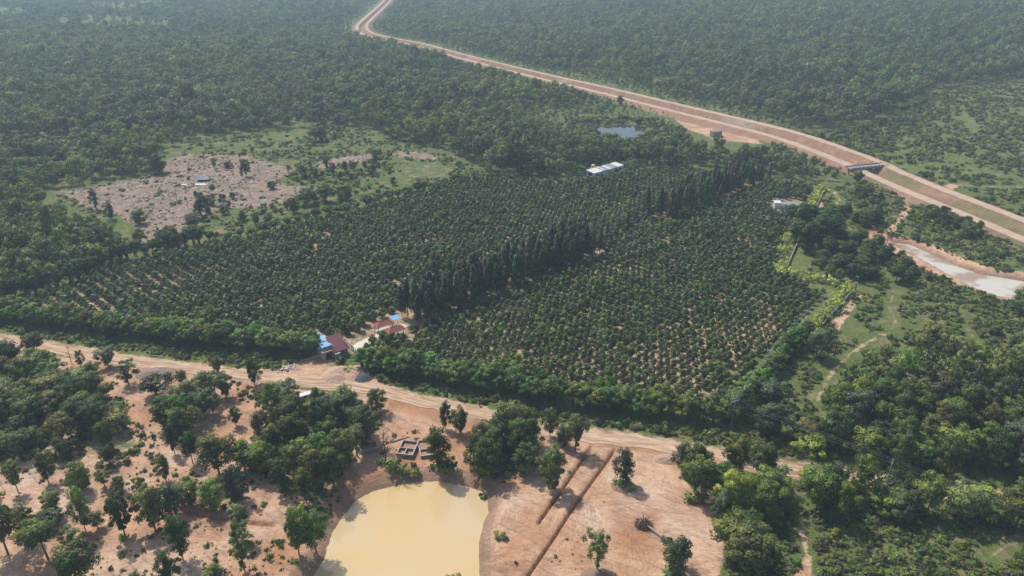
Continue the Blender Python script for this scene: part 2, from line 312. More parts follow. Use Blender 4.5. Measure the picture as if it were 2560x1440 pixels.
def ground_material():
    t = NT("earth_and_grass"); P = t.pos()
    lay = t.n("ShaderNodeAttribute", attribute_name="lay"); sp = t.n("ShaderNodeSeparateColor", {"Color": lay.outputs["Color"]})
    soil, dry, orange = sp.outputs[0], sp.outputs[1], sp.outputs[2]; pale = lay.outputs["Alpha"]
    n1 = t.noise(0.35, 6, 0.62, P); n2 = t.noise(0.07, 5, 0.6, P); n3 = t.noise(1.6, 5, 0.65, P); n4 = t.noise(0.018, 4, 0.55, P)
    # soil: scraper strokes whose direction changes from place to place, wheel ruts, damp and crumbled patches
    P1 = t.mapv(P, (0.34, 1.3, 1), (0, 0, R(-24))); P2 = t.mapv(P, (1.3, 0.4, 1), (0, 0, R(38))); P3 = t.mapv(P, (0.35, 1.7, 1), (0, 0, R(58)))
    s1 = t.noise(1.0, 6, 0.7, P1, 1.6); s2 = t.noise(1.0, 6, 0.7, P2, 1.8); s3 = t.noise(1.0, 6, 0.7, P3, 1.2); r1 = t.noise(0.055, 2, 0.5, P); r2 = t.noise(0.08, 2, 0.5, t.mapv(P, (1, 1, 1), (0, 0, 1.1)))
    st = t.n("ShaderNodeMix", {0: t.n("ShaderNodeMapRange", {"Value": r1, "From Min": .45, "From Max": .53}), 2: s1, 3: s2}).outputs[0]
    st = t.n("ShaderNodeMix", {0: t.n("ShaderNodeMapRange", {"Value": r2, "From Min": .52, "From Max": .58}), 2: st, 3: s3}).outputs[0]
    wv = t.n("ShaderNodeTexWave", {"Vector": t.mapv(P, (1, 1, 1), (0, 0, .6)), "Scale": 0.14, "Distortion": 9.0, "Detail": 3.0, "Detail Scale": 0.35}, wave_type='RINGS').outputs["Fac"]
    n5 = t.noise(0.16, 6, 0.7, P, 0.5); n6 = t.noise(4.5, 3, 0.7, P)
    sc = t.ramp(n2, [(0.34, (0.35, 0.185, 0.105)), (0.45, (0.46, 0.275, 0.170)), (0.56, (0.53, 0.355, 0.235)), (0.7, (0.42, 0.235, 0.140))])
    sc = t.mix(t.ramp(n5, [(0.46, (0, 0, 0)), (0.66, (.7, .7, .7))]), sc, (0.255, 0.165, 0.12))
    sc = t.mix(t.math('MULTIPLY', pale, 0.8, True), sc, (0.53, 0.40, 0.30))
    sc = t.mix(t.math('MULTIPLY', orange, 0.75, True), sc, (0.33, 0.150, 0.070))
    sc = t.mix(t.math('MULTIPLY', dry, 0.75, True), sc, (0.20, 0.135, 0.095))
    sc = t.mix(1.0, sc, t.ramp(st, [(0.32, (0.68, 0.61, 0.57)), (0.47, (0.95, 0.94, 0.93)), (0.62, (1.18, 1.17, 1.15))]), 'MULTIPLY')
    sc = t.mix(t.math('MULTIPLY', t.ramp(wv, [(0.0, (1, 1, 1)), (0.10, (0, 0, 0))]), t.ramp(n5, [(0.42, (0, 0, 0)), (0.55, (.5, .5, .5))])), sc, (0.20, 0.12, 0.085))
    sc = t.mix(t.math('MULTIPLY', t.ramp(n3, [(0.52, (0, 0, 0)), (0.64, (1, 1, 1))]), 0.35), sc, (0.22, 0.145, 0.10))
    sc = t.mix(t.math('MULTIPLY', t.ramp(t.math('ADD', t.math('MULTIPLY', n5, .6), t.math('MULTIPLY', n6, .4)), [(0.58, (0, 0, 0)), (0.64, (1, 1, 1))]), 0.55), sc, (0.115, 0.125, 0.05))
    gc = t.ramp(n1, [(0.28, (0.050, 0.080, 0.024)), (0.5, (0.092, 0.128, 0.034)), (0.72, (0.150, 0.170, 0.058))])
    gc = t.mix(t.ramp(t.math('ADD', t.math('MULTIPLY', n5, 0.6), t.math('MULTIPLY', n3, 0.4)), [(0.48, (0, 0, 0)), (0.62, (1, 1, 1))]), gc, (0.215, 0.165, 0.105))
    gc = t.mix(t.math('MULTIPLY', pale, t.ramp(n1, [(0.3, (.4, .4, .4)), (0.6, (.9, .9, .9))])), gc, (0.165, 0.185, 0.052))
    gc = t.mix(t.ramp(t.math('ADD', t.math('MULTIPLY', n6, .5), t.math('MULTIPLY', n3, .5)), [(0.44, (0, 0, 0)), (0.58, (.85, .85, .85))]), gc, (0.055, 0.085, 0.024)); gc = t.mix(t.ramp(n5, [(0.52, (0, 0, 0)), (0.66, (.7, .7, .7))]), gc, (0.23, 0.18, 0.115))
    dc = t.ramp(t.math('ADD', t.math('MULTIPLY', n1, 0.6), t.math('MULTIPLY', s1, 0.4)), [(0.34, (0.095, 0.072, 0.056)), (0.44, (0.21, 0.155, 0.115)), (0.54, (0.31, 0.235, 0.180)), (0.66, (0.45, 0.36, 0.285))])
    dc = t.mix(t.ramp(n2, [(0.5, (0, 0, 0)), (0.62, (0.6, 0.6, 0.6))]), dc, (0.15, 0.14, 0.08)); dc = t.mix(t.ramp(n3, [(0.5, (0, 0, 0)), (0.62, (.75, .75, .75))]), dc, (0.075, 0.06, 0.05))
    nn = t.math('ADD', t.math('MULTIPLY', n1, 0.6), t.math('MULTIPLY', n3, 0.4)); off = t.math('MULTIPLY', t.math('SUBTRACT', nn, 0.5), 1.7)
    fd = t.n("ShaderNodeMapRange", {"Value": t.math('ADD', dry, off), "From Min": 0.42, "From Max": 0.58}).outputs[0]
    fs = t.n("ShaderNodeMapRange", {"Value": t.math('ADD', soil, off), "From Min": 0.40, "From Max": 0.60}).outputs[0]
    c = t.mix(fd, gc, dc); c = t.mix(fs, c, sc)
    h = t.math('ADD', t.math('MULTIPLY', n3, 0.6), t.math('MULTIPLY', st, 0.7))
    t.bsdf(c, 0.95, 0, 0.1, h, 0.35, 0.8); return t.m
def road_material(name, c1, c2, tracks=(0, 0, 0)):
    t = NT(name); P = t.pos(); n1 = t.noise(0.5, 6, 0.6, P)
    u = t.n("ShaderNodeAttribute", attribute_name="uvr"); s = t.n("ShaderNodeSeparateColor", {"Color": u.outputs["Color"]})
    uv = t.n("ShaderNodeCombineXYZ", {"X": t.math('MULTIPLY', s.outputs[0], 7.0), "Y": t.math('MULTIPLY', u.outputs["Alpha"], 0.10)})
    st = t.noise(1.0, 4, 0.6, uv.outputs[0], 0.4)
    c = t.ramp(n1, [(0.3, c2), (0.7, c1)])
    c = t.mix(1.0, c, t.ramp(st, [(0.38, (0.58, 0.50, 0.43)), (0.52, (1, 1, 1)), (0.65, (1.14, 1.14, 1.14))]), 'MULTIPLY')
    c = t.mix(t.ramp(t.noise(0.22, 5, 0.65, P), [(0.52, (0, 0, 0)), (0.68, (.6, .6, .6))]), c, (0.33, 0.205, 0.13))
    t.bsdf(c, 0.95, 0, 0.1, t.math('ADD', st, t.noise(2, 4, 0.6, P)), 0.2, 0.7); return t.m
def water_material(name, c1, c2, rough=0.12, spec=0.5, nscale=0.12, lo=.38, hi=.62):
    t = NT(name); P = t.pos()
    c = t.ramp(t.noise(nscale, 4, 0.55, P), [(lo, c1), (hi, c2)])
    t.bsdf(c, rough, 0, spec, t.noise(3.0, 3, 0.5, P), 0.01, 0.25); return t.m

# ------------------------------------------------------------------ the ground, one sheet
def axis(parts):
    out = []
    for a, b, st in parts: out += list(np.arange(a, b, st))
    return out
def grow(start, stop, st, g):
    out, x = [], start
    while x < stop: st *= g; x += st; out.append(x)
    return out
xs = axis([(-132, -8, 0.55), (-8, 30, 0.3), (30, 130, 0.55)]); xr = grow(xs[-1], 4200, 0.55, 1.022)
xs = np.array([-v for v in reversed(grow(132, 4200, 0.55, 1.022))] + xs + xr)
ys = axis([(78, 128, 0.33), (128, 250, 0.55)]); ys = np.array([-v for v in reversed(grow(-60, 1200, 8, 1.25))] + list(np.arange(60, 78, 2.0)) + ys + grow(ys[-1], 4600, 0.55, 1.010))
GX, GY = np.meshgrid(xs, ys)
fx, fy = GX.ravel(), GY.ravel()
gzv = ground_z(fx, fy)
def w_of(s, soft): return np.clip(0.5 + s / (2 * soft), 0, 1)
soft = np.clip(fy * 0.006, 0.8, 5)
soil = np.zeros_like(fx); dry = np.zeros_like(fx); orange = np.zeros_like(fx); pale = np.zeros_like(fx)
for p in SOILW: soil = np.maximum(soil, w_of(psdf(p, fx, fy), soft * 1.3))
soil = np.maximum(soil, 0.53 * w_of(psdf(PLANT, fx, fy) - 2.5, 2.0)) 
for k, p in enumerate(GREENW): soil = np.minimum(soil, 1 - 0.5 * w_of(psdf(p, fx, fy), 3.0))
for k, p in enumerate(DRYW): dry = np.maximum(dry, (.42 if k == 2 else 1.0) * w_of(psdf(p, fx, fy), soft))
for k, (p, w) in enumerate(PATHSW):
    d = ldist(p, fx, fy, 12.0); ww = np.clip(1.1 - d / (w * 1.05), 0, 1) * (.46 if w <= 1.0 else .52 if w < 2.5 else 1.0); soil = np.maximum(soil, ww)
    if w > 2.9: orange = np.maximum(orange, ww)
soil = np.maximum(soil, 0.7 * np.clip(1.6 - ldist(ROADW, fx, fy, 12.0) / 3.2, 0, 1))
for P_ in (POND, CREEK): soil = np.maximum(soil, np.clip(1.0 + (psdf(P_, fx, fy, 8) + 3) / 3, 0, 1)); 
for P_, wd in ((POND, 2.2), (CREEK, 1.6)): dry = np.maximum(dry, np.clip(1.3 + psdf(P_, fx, fy, 8) / wd, 0, 1))
for L, w, dp in TRENCH: orange = np.maximum(orange, 0.6 * np.clip(1.1 - ldist(L, fx, fy, 6) / 0.5, 0, 1))
def blob(px, py, r, a=1.0):
    c = G(px, py); return a * np.exp(-(((fx - c[0]) ** 2 + (fy - c[1]) ** 2) / r ** 2))
for b in [(1620, 1240, 4), (1540, 1200, 3), (1480, 1290, 4), (1700, 1310, 5), (1590, 1270, 4), (1280, 1250, 3), (1500, 1310, 3), (1760, 1330, 3), (170, 1260, 5), (420, 1420, 6), (330, 1210, 4), (60, 1200, 4), (480, 1060, 4), (300, 1400, 5, .7), (640, 1330, 4, .6), (250, 1160, 3, .7), (430, 1150, 4, .8), (1230, 1110, 2)]: pale = np.maximum(pale, blob(*b))
for b in [(1480, 1235, 3, .7), (1600, 1290, 4, .6), (1560, 1350, 4, .7), (1350, 1330, 5, .8), (1290, 1410, 5, .7), (700, 1380, 5, 1.0), (1700, 1270, 4, .5), (1010, 1095, 4, .6), (380, 1040, 5, .8), (1150, 1130, 4, .8), (1450, 1390, 4, .6)]: orange = np.maximum(orange, blob(*b))
for k_, (p_, a_, w_) in enumerate([([(1988, 868), (2030, 822), (2075, 776), (2118, 728), (2060, 710), (1985, 692)], 1.0, 5), ([(1975, 690), (1985, 640), (2000, 610)], 1.0, 5), ([(1940, 690), (1950, 640), (1975, 600)], 1.0, 3.5), ([(2008, 550), (2030, 510), (2055, 468), (1990, 462), (1880, 444)], .9, 4), ([(1840, 440), (1720, 420)], .8, 4),
        ([(2085, 600), (2160, 560), (2200, 530), (2180, 500)], .7, 6), ([(2230, 565), (2300, 600), (2400, 640), (2480, 668)], .8, 6), ([(1990, 1060), (2020, 1010), (2060, 940)], .7, 5), ([(700, 338), (820, 330), (930, 335)], .8, 9), ([(500, 355), (620, 345)], .6, 8), ([(320, 455), (250, 462)], .8, 6), ([(2300, 440), (2400, 380), (2560, 330)], .9, 16), ([(2400, 420), (2560, 420)], .8, 14), ([(2450, 250), (2560, 230)], .8, 25), ([(2110, 860), (2200, 800), (2300, 820)], .5, 7), ([(-60, 818), (130, 840), (300, 868), (500, 895), (700, 915)], .85, 3.2), ([(960, 955), (1100, 990), (1300, 1030), (1500, 1065), (1700, 1095), (1830, 1120)], .85, 3.0), ([(2450, 300), (2560, 290)], .7, 30), ([(2250, 350), (2380, 320)], .7, 25), ([(2150, 345), (2230, 330)], .7, 20), ([(2050, 1050), (1960, 1120)], .7, 3), ([(1900, 1400), (2100, 1380), (2400, 1400), (2560, 1420)], .6, 5), ([(2000, 1330), (2300, 1340)], .5, 3), ([(2330, 760), (2560, 830)], .5, 7), ([(2400, 850), (2250, 870)], .6, 4)]):
    pale = np.maximum(pale, a_ * np.clip(1.6 - ldist(GP(p_), fx, fy, 30) / w_, 0, 1) * (soil < .6))
nx, ny = len(xs), len(ys)
ii = (np.arange(ny - 1)[:, None] * nx + np.arange(nx - 1)[None, :]).ravel()
F = np.stack([ii, ii + 1, ii + nx + 1, ii + nx], 1)
me = mesh_np("ground", np.stack([fx, fy, gzv], 1), F, [ground_material()], smooth=True)
at = me.attributes.new("lay", 'FLOAT_COLOR', 'POINT'); at.data.foreach_set("color", np.stack([soil, dry, orange, pale], 1).astype(np.float32).ravel())
tag(obj("ground", me), "reddish bare soil, dry fields and green rough grass", None, None, "structure")

# ------------------------------------------------------------------ roads, canal, waters
def strip(name, line, halfw, mat, zoff=0.07, nc=8, wob=0.25, label=None, zfun=None):
    L = np.array(line); d = np.gradient(L, axis=0); d /= np.hypot(d[:, 0], d[:, 1])[:, None] + 1e-9
    nrm = np.stack([-d[:, 1], d[:, 0]], 1); s = np.concatenate([[0], np.cumsum(np.hypot(*np.diff(L, axis=0).T))])
    V, A = [], []
    for k in range(len(L)):
        hw = halfw(k, L[k]) if callable(halfw) else halfw
        for j in range(nc + 1):
            q = -1 + 2 * j / nc
            e = hw + wob * 2 * (vnoise(s[k], 0, 3.0, 21 if q < 0 else 22) - 0.5) + wob * 1.2 * (vnoise(s[k], 0, 1.1, 23 if q < 0 else 24) - 0.5)
            p = L[k] + nrm[k] * e * q; V.append([p[0], p[1], 0]); A.append([j / nc, 0, 0, s[k]])
    V = np.array(V); V[:, 2] = (ground_z(V[:, 0], V[:, 1]) if zfun is None else zfun(V[:, 0], V[:, 1])) + zoff
    m = nc + 1; ii = (np.arange(len(L) - 1)[:, None] * m + np.arange(nc)[None, :]).ravel()
    me = mesh_np(name, V, np.stack([ii, ii + 1, ii + m + 1, ii + m], 1)[:, ::-1], [mat], smooth=True)
    a = me.attributes.new("uvr", 'FLOAT_COLOR', 'POINT'); a.data.foreach_set("color", np.array(A, np.float32).ravel())
    return tag(obj(name, me), label, None, None, "structure")
M_ROAD = road_material("packed_earth", (0.50, 0.365, 0.255), (0.42, 0.295, 0.20))
strip("dirt_road", smooth_line(GP(ROAD), 1.2), lambda k, p: 2.25 + .25 * math.sin(p[0] * .11),  M_ROAD, 0.07, 10, 0.3, "pale packed earth road along the plantation front")
M_CONC = simple("concrete", (0.55, 0.52, 0.47), 0.85, 0.25, 1.5)
strip("driveway", smooth_line([G(*p)[:2] for p in [(886, 876), (902, 862), (930, 849), (960, 836), (985, 826), (1010, 812)]], 0.8), 1.5, simple("pale_concrete", (0.62, 0.58, 0.48), 0.85, 0.2, 0.6), 0.07, 4, 0.08, "white concrete driveway behind the gatehouse")

# canal: one swept cross-section, banks and channel
def canal():
    L = CANW; d = np.gradient(L, axis=0); d /= np.hypot(d[:, 0], d[:, 1])[:, None]
    for _ in range(3): d[1:-1] = (d[:-2] + d[1:-1] + d[2:]) / 3
    nrm = np.stack([-d[:, 1], d[:, 0]], 1)           # left of travel = far side for the walk from the far end to the right
    br = G(2172, 424)[:2]; jn = G(2335, 488)[:2]; wd0, wd1 = G(1700, 285)[:2], G(1890, 330)[:2]
    prof = [(-16, -0.3), (-13, 0.0), (-10.5, 1.2), (-9.5, 1.35), (-8.2, 1.3), (-6.8, 1.3), (-5.4, 1.3), (-4.4, 1.2), (-3.4, 0.3), (-2.2, -0.9), (-1.2, -1.7), (0.2, -1.8), (1.4, -1.5), (2.5, -0.6), (3.6, 0.3), (4.8, 1.2), (5.8, 2.0), (6.6, 2.2), (7.8, 2.15), (9.0, 2.15), (10.2, 2.2), (11.4, 2.0), (13.5, 0.8), (16, -0.3)]
    V, A = [], []
    for k in range(len(L)):
        dj = np.hypot(*(L[k] - jn)); fill = math.exp(-(dj / 7.0) ** 2); past = L[k][1] < br[1] - 3
        sw = np.hypot(*(L[k] - (wd0 + wd1) / 2)); wide = max(0.0, 1 - (sw / 60) ** 2)
        near_sign = 1 if nrm[k][0] < 0 else -1
        # far side is +x,+y ; choose sign so that positive s points away from the camera
        sg = 1 if (nrm[k] @ np.array([0.87, 0.49])) > 0 else -1
        h0 = float(hill(*L[k]))
        for (s, z) in prof:
            ss = s
            if s < -10.5: ss = s - 13 * wide * (-s - 10.5) / 5.5
            ss *= 1 - .26 * min(1, max(0, (L[k][1] - 420) / 250))
            zz = z if not (-4.4 < s < 6.6) else z * (1 - fill) + 1.4 * fill
            if past: zz = zz * 0.62 + 0.2
            p = L[k] + nrm[k] * ss * sg
            zz += (vnoise(p[0], p[1], 2.5, 8) - 0.5) * 0.35
            V.append((p[0], p[1], h0 + zz - (1.2 * wide * (s < -13)))); 
            r = 1.0 if (-9.6 < s < -5.0 or 6.5 < s < 10.3) else 0.0
            g = (1.0 if past else 0.0) * (0 if r else 1) * (1 - fill)
            if not past and (s < -14.5 or s > 13): g = 1.0 if wide < 0.2 else 0.3
            A.append((r, g, wide if s < -10 else 0.0, (vnoise(L[k][0], L[k][1], 26, 3) > 0.66) * (1.0 if 0.5 < s < 6 else 0)))
    m = len(prof); ii = (np.arange(len(L) - 1)[:, None] * m + np.arange(m - 1)[None, :]).ravel()
    t = NT("canal_earth"); P = t.pos(); a = t.n("ShaderNodeAttribute", attribute_name="lay"); sp = t.n("ShaderNodeSeparateColor", {"Color": a.outputs["Color"]})
    n1 = t.noise(0.25, 5, 0.6, P); P1 = t.mapv(P, (0.25, 1.6, 1), (0, 0, R(-28))); s1 = t.noise(1.0, 4, 0.6, P1, 0.5)
    c = t.ramp(n1, [(0.3, (0.245, 0.145, 0.093)), (0.7, (0.335, 0.21, 0.140))])
    c = t.mix(1.0, c, t.ramp(s1, [(0.35, (0.72, 0.68, 0.66)), (0.55, (1, 1, 1)), (0.7, (1.15, 1.15, 1.15))]), 'MULTIPLY')
    c = t.mix(t.math('MULTIPLY', t.math('MULTIPLY', a.outputs["Alpha"], 0.6), n1), c, (0.42, 0.36, 0.30))
    off = t.math('MULTIPLY', t.math('SUBTRACT', t.noise(0.5, 5, 0.65, P), 0.5), 1.2)
    gf = t.n("ShaderNodeMapRange", {"Value": t.math('ADD', t.math('MULTIPLY', sp.outputs[1], 0.60), off), "From Min": 0.35, "From Max": 0.75}).outputs[0]
    c = t.mix(gf, c, t.ramp(n1, [(0.3, (0.075, 0.10, 0.032)), (0.6, (0.14, 0.14, 0.06)), (0.8, (0.25, 0.19, 0.12))]))
    rf = t.n("ShaderNodeMapRange", {"Value": t.math('ADD', sp.outputs[0], t.math('MULTIPLY', off, 0.5)), "From Min": 0.4, "From Max": 0.65}).outputs[0]
    c = t.mix(rf, c, t.ramp(n1, [(0.3, (0.38, 0.275, 0.20)), (0.7, (0.48, 0.36, 0.27))]))
    t.bsdf(c, 0.95, 0, 0.1, t.math('ADD', s1, n1), 0.4, 0.8)
    me = mesh_np("canal", V, np.stack([ii, ii + 1, ii + m + 1, ii + m], 1), [t.m], smooth=True)
    at = me.attributes.new("lay", 'FLOAT_COLOR', 'POINT'); at.data.foreach_set("color", np.array(A, np.float32).ravel())
    tag(obj("canal", me), "long excavated earth canal with a pale dirt track on each bank", None, None, "structure")
canal()

def sheet(name, poly, z, mat, label):
    P = np.array(poly); c = P.mean(0); P = c + (P - c) * 1.0
    d = P - c; P = c + d * (1 + 1.2 / (np.hypot(*d.T)[:, None] + 1e-6))
    Ps = smooth_line(list(P) + [P[0]], 1.5)[:-1]
    me = mesh_np(name, np.column_stack([Ps, np.full(len(Ps), z)]), [tuple(range(len(Ps)))], [mat])
    me.polygons[0].flip() if me.polygons[0].normal.z < 0 else None
    tag(obj(name, me), label, None, None, "structure")
sheet("pond_water", POND, -1.6, water_material("muddy_water", (0.52, 0.370, 0.170), (0.50, 0.385, 0.220), 0.045, 0.5, 0.06), "opaque yellow muddy pond water")
sheet("creek_water", CREEK, -1.2, water_material("milky_water", (0.33, 0.215, 0.14), (0.50, 0.46, 0.38), 0.15, 0.5, 0.075, .44, .53), "milky grey water in the muddy ditch at right")
M_DARKW = water_material("dark_water", (0.035, 0.04, 0.035), (0.05, 0.05, 0.04), 0.03, 0.6)
sheet("far_pond_water", POND_FAR, -0.8, M_DARKW, "dark pond reflecting the sky below the canal")
sheet("left_pond_water", POND_LEFT, -0.8, M_DARKW, "pond glinting between the trees at far left")
# ------------------------------------------------------------------ foliage templates
LN = []                                              # shading normals of the leaves made last: leaves follow the roundness of their clump
def leaves_np(clumps, q, leaf, seed, up=0.25, aspect=(1.35, 0.8), droop=0.0, whole=0.8):
    rg = np.random.default_rng(seed); C = np.array([c[:3] for c in clumps]); Rr = np.array([c[3] for c in clumps]); n = len(C) * q
    ci = np.repeat(np.arange(len(C)), q)
    dr = rg.normal(size=(n, 3)); dr[:, 2] += up; dr /= np.linalg.norm(dr, axis=1)[:, None]
    rad = Rr[ci] * (0.4 + 0.85 * rg.random(n) ** 0.8)
    c = C[ci] + dr * rad[:, None] * np.array([1, 1, 0.78])
    nr = dr + rg.normal(size=(n, 3)) * 0.55; nr[:, 2] += 0.25; nr /= np.linalg.norm(nr, axis=1)[:, None]
    a = np.cross(nr, rg.normal(size=(n, 3)) + np.array([0, 0, droop * 6])); a /= np.linalg.norm(a, axis=1)[:, None]
    b = np.cross(nr, a)
    if droop: a, b = b, a
    s = leaf * (0.6 + 0.8 * rg.random(n))
    a = a * (s * aspect[0] / 2)[:, None]; b = b * (s * aspect[1] / 2)[:, None]; k = nr * (s * 0.12)[:, None]
    if droop: b = -b
    sh = dr * 0.8 + 0.35 * nr; cc = C.mean(0); og = C[ci] - cc; og /= (np.linalg.norm(og, axis=1)[:, None] + .6); sh = sh + og * whole + np.array([0, 0, .12]); sh /= np.linalg.norm(sh, axis=1)[:, None]
    LN.append(np.repeat(sh, 4, axis=0))
    V = np.stack([c + a - k, c + b + k * 0.6, c - a - k, c - b + k * 0.6], 1).reshape(-1, 3)
    F = np.arange(4 * n).reshape(-1, 4)
    tone = np.clip(0.5 + (rg.random(len(C))[ci] - 0.5) * 0.8 + (rg.random(n) - 0.5) * 0.45, 0, 1)
    return V, F, np.repeat(tone, 4)
def crown_mesh(name, parts, mats=None):
    NV = np.concatenate(LN); LN.clear()
    V, F, T, b = [], [], [], 0
    for v, f, t in parts: V.append(v); F.append(f + b); T.append(t); b += len(v)
    me = mesh_np(name, np.concatenate(V), np.concatenate(F), mats or [M_LEAF])
    a = me.attributes.new("tone", 'FLOAT', 'POINT'); a.data.foreach_set("value", np.concatenate(T).astype(np.float32))
    me.normals_split_custom_set_from_vertices([tuple(v) for v in NV]); me["n"] = 1; NRM[me.name] = NV; return me
NRM = {}
H0, W0 = 9.0, 6.0
def tree_template(kind, seed, q=85, leaf=0.31, ncl=32):
    rg = random.Random(seed)
    cz, sz, cr, lo = {'round': (0.62, 0.34, 0.145, 0.3), 'open': (0.62, 0.34, 0.115, 0.3), 'tall': (0.57, 0.41, 0.145, 0.15), 'spread': (0.74, 0.21, 0.13, 0.5),
                      'bushy': (0.5, 0.45, 0.15, 0.05), 'layer': (0.60, 0.36, 0.12, 0.3)}[kind]
    if kind == 'open': ncl = int(ncl * 0.8)
    cl = []; rot = rg.random() * 6
    for k in range(ncl):
        g = k * 2.39996 + rot; h = -0.95 + 1.9 * (k + 0.5) / ncl; rr = math.sqrt(max(0, 1 - h * h)) * (0.5 + 0.62 * rg.random())
        if kind == 'layer': h = round(h * 2.2) / 2.2 + rg.uniform(-.05, .05)
        rr *= {'tall': 1.0, 'spread': 1.08}.get(kind, 1.0)
        cl.append((math.cos(g) * rr * W0 * 0.43 + rg.gauss(0, .2), math.sin(g) * rr * W0 * 0.43 + rg.gauss(0, .2), (cz + h * sz * 0.85 + rg.uniform(-.03, .03)) * H0, W0 * cr * rg.uniform(0.75, 1.3)))
    for k in range(max(2, ncl // 6)): cl.append((rg.gauss(0, .5), rg.gauss(0, .5), (cz + rg.uniform(-.3, .5) * sz) * H0, W0 * cr * 1.2))
    ph = rg.random() * 6.28; cl = [((x * (1 + .28 * math.cos(math.atan2(y, x) + ph))), y * (1 + .28 * math.cos(math.atan2(y, x) + ph)), z, r) for x, y, z, r in cl if rg.random() > .13]
    if kind in ('open', 'tall', 'layer'): cl += [(rg.gauss(0, .35), rg.gauss(0, .35), rg.uniform(.12, .34) * H0, rg.uniform(.3, .55)) for _ in range(4)]
    crown = crown_mesh("crown", [leaves_np(cl, q, leaf, seed)])
    mb = MB(); bx, by = rg.uniform(-.3, .3), rg.uniform(-.3, .3); top = Vector((bx, by, cz * H0))
    mb.tube([(0, 0, -0.3), (bx * .2, by * .2, 0.2 * H0), (bx * .7, by * .7, 0.42 * H0), top], [0.2, 0.15, 0.12, 0.05], 6)
    for c in rg.sample(cl, min(9, len(cl))):
        s = Vector((bx * .6, by * .6, rg.uniform(max(.25, lo), .5) * H0)); e = Vector(c[:3]); m = s.lerp(e, .55) + Vector((0, 0, -0.25))
        mb.tube([s, m, e], [0.085, 0.06, 0.025], 4, False)
    return crown, mesh_np("trunk", mb.v, mb.f, [M_BARK])
TREE = {}
for i, (k, sd) in enumerate([('round', 1), ('round', 2), ('tall', 3), ('tall', 4), ('open', 5), ('open', 6), ('spread', 7), ('bushy', 8), ('bushy', 9), ('layer', 10), ('layer', 12), ('round', 13)]):
    TREE.setdefault(k, []).append(tree_template(k, sd, q=112 if k != 'open' else 90))
def bare_template(seed):
    rg = random.Random(seed); mb = MB(); mb.tube([(0, 0, -.2), (.1, 0, 2.5), (0, .15, 5), (.1, .1, 8.5)], [.17, .13, .09, .03], 5)
    for k in range(26):
        z = rg.uniform(2, 8); a = rg.random() * 6.28; l = rg.uniform(.8, 2.4) * (1.2 - z / 12)
        e = Vector((math.cos(a) * l, math.sin(a) * l, z + l * rg.uniform(.5, 1.1))); mb.tube([(0.05, .05, z), e * .55 + Vector((0, 0, z * .45)), e], [.06, .04, .015], 3, False)
        for _ in range(3):
            f = e + Vector((rg.gauss(0, .5), rg.gauss(0, .5), rg.uniform(.1, .8))); mb.tube([e, f], [.02, .008], 3, False)
    return mesh_np("branches", mb.v, mb.f, [M_BURNT])
BARE = [bare_template(s) for s in (1, 2, 3)]
def bamboo_template(seed, q=1):
    rg = random.Random(seed); cl = []; mb = MB()
    for k in range(22):
        a = rg.random() * 6.28; sp = rg.uniform(.3, 2.3); h = rg.uniform(4.2, 6.6) * (1 - sp * .09); pts = []
        for t in (0, .3, .55, .8, 1.0): pts.append(Vector((math.cos(a) * sp * t * t + math.cos(a) * .3, math.sin(a) * sp * t * t + math.sin(a) * .3, h * math.sin(t * 1.9) / math.sin(1.57) if t > .83 else h * math.sin(t * 1.75))))
        mb.tube(pts, [.05, .045, .035, .02, .01], 4, False)
        for t in (.35, .5, .62, .74, .86, .97):
            j = min(3, int(t * 4)); p = pts[j].lerp(pts[j + 1], t * 4 - j); cl.append((p.x + rg.gauss(0, .25), p.y + rg.gauss(0, .25), max(.3, p.z), rg.uniform(.35, .62)))
    return crown_mesh("foliage", [leaves_np(cl, 30, 0.42, seed, 0.1, (1.5, 0.45))]), mesh_np("culms", mb.v, mb.f, [M_BARK])
BAMB = [bamboo_template(s) for s in (31, 32, 33, 34)]
def casuarina_template(seed, q=16):
    rg = random.Random(seed); cl = []
    for k in range(62):
        t = k / 61; z = 2.4 + t * 8.6; r = (1.25 * (1 - t) ** .65 + .12) * rg.uniform(.5, 1.1); a = k * 2.4 + rg.random()
        cl.append((math.cos(a) * r, math.sin(a) * r, z + r * .35, .34 + .22 * (1 - t)))
    mb = MB(); mb.tube([(0, 0, -.2), (.05, 0, 4), (0, .05, 10.5)], [.13, .09, .02], 5)
    for c in cl[::2]: mb.tube([(0, 0, c[2] - .7), c[:3]], [.03, .01], 3, False)
    return crown_mesh("crown", [leaves_np(cl, q, 0.75, seed, 0.2, (1.2, 0.28), droop=1.0)]), mesh_np("trunk", mb.v, mb.f, [M_BARK])
CASU = [casuarina_template(s) for s in (41, 42, 43)]
def orchard_template(seed, q, ncl=11, leaf=.34):
    rg = random.Random(seed); cl = []
    for k in range(ncl):
        t = (k + .5) / ncl; a = k * 2.4 + rg.random(); z = .9 + t * 2.9; r = math.sin(min(1, t * 1.05) * 2.6 + .35) * 1.0 * rg.uniform(.5, 1.05)
        cl.append((math.cos(a) * r, math.sin(a) * r, z, rg.uniform(.42, .7) * (1.1 - t * .35)))
    P = [leaves_np(cl, q, leaf, seed)]
    mb = MB(); mb.tube([(0, 0, -.2), (.03, .02, 2.8)], [.07, .03], 5)
    return crown_mesh("crown", P), mb
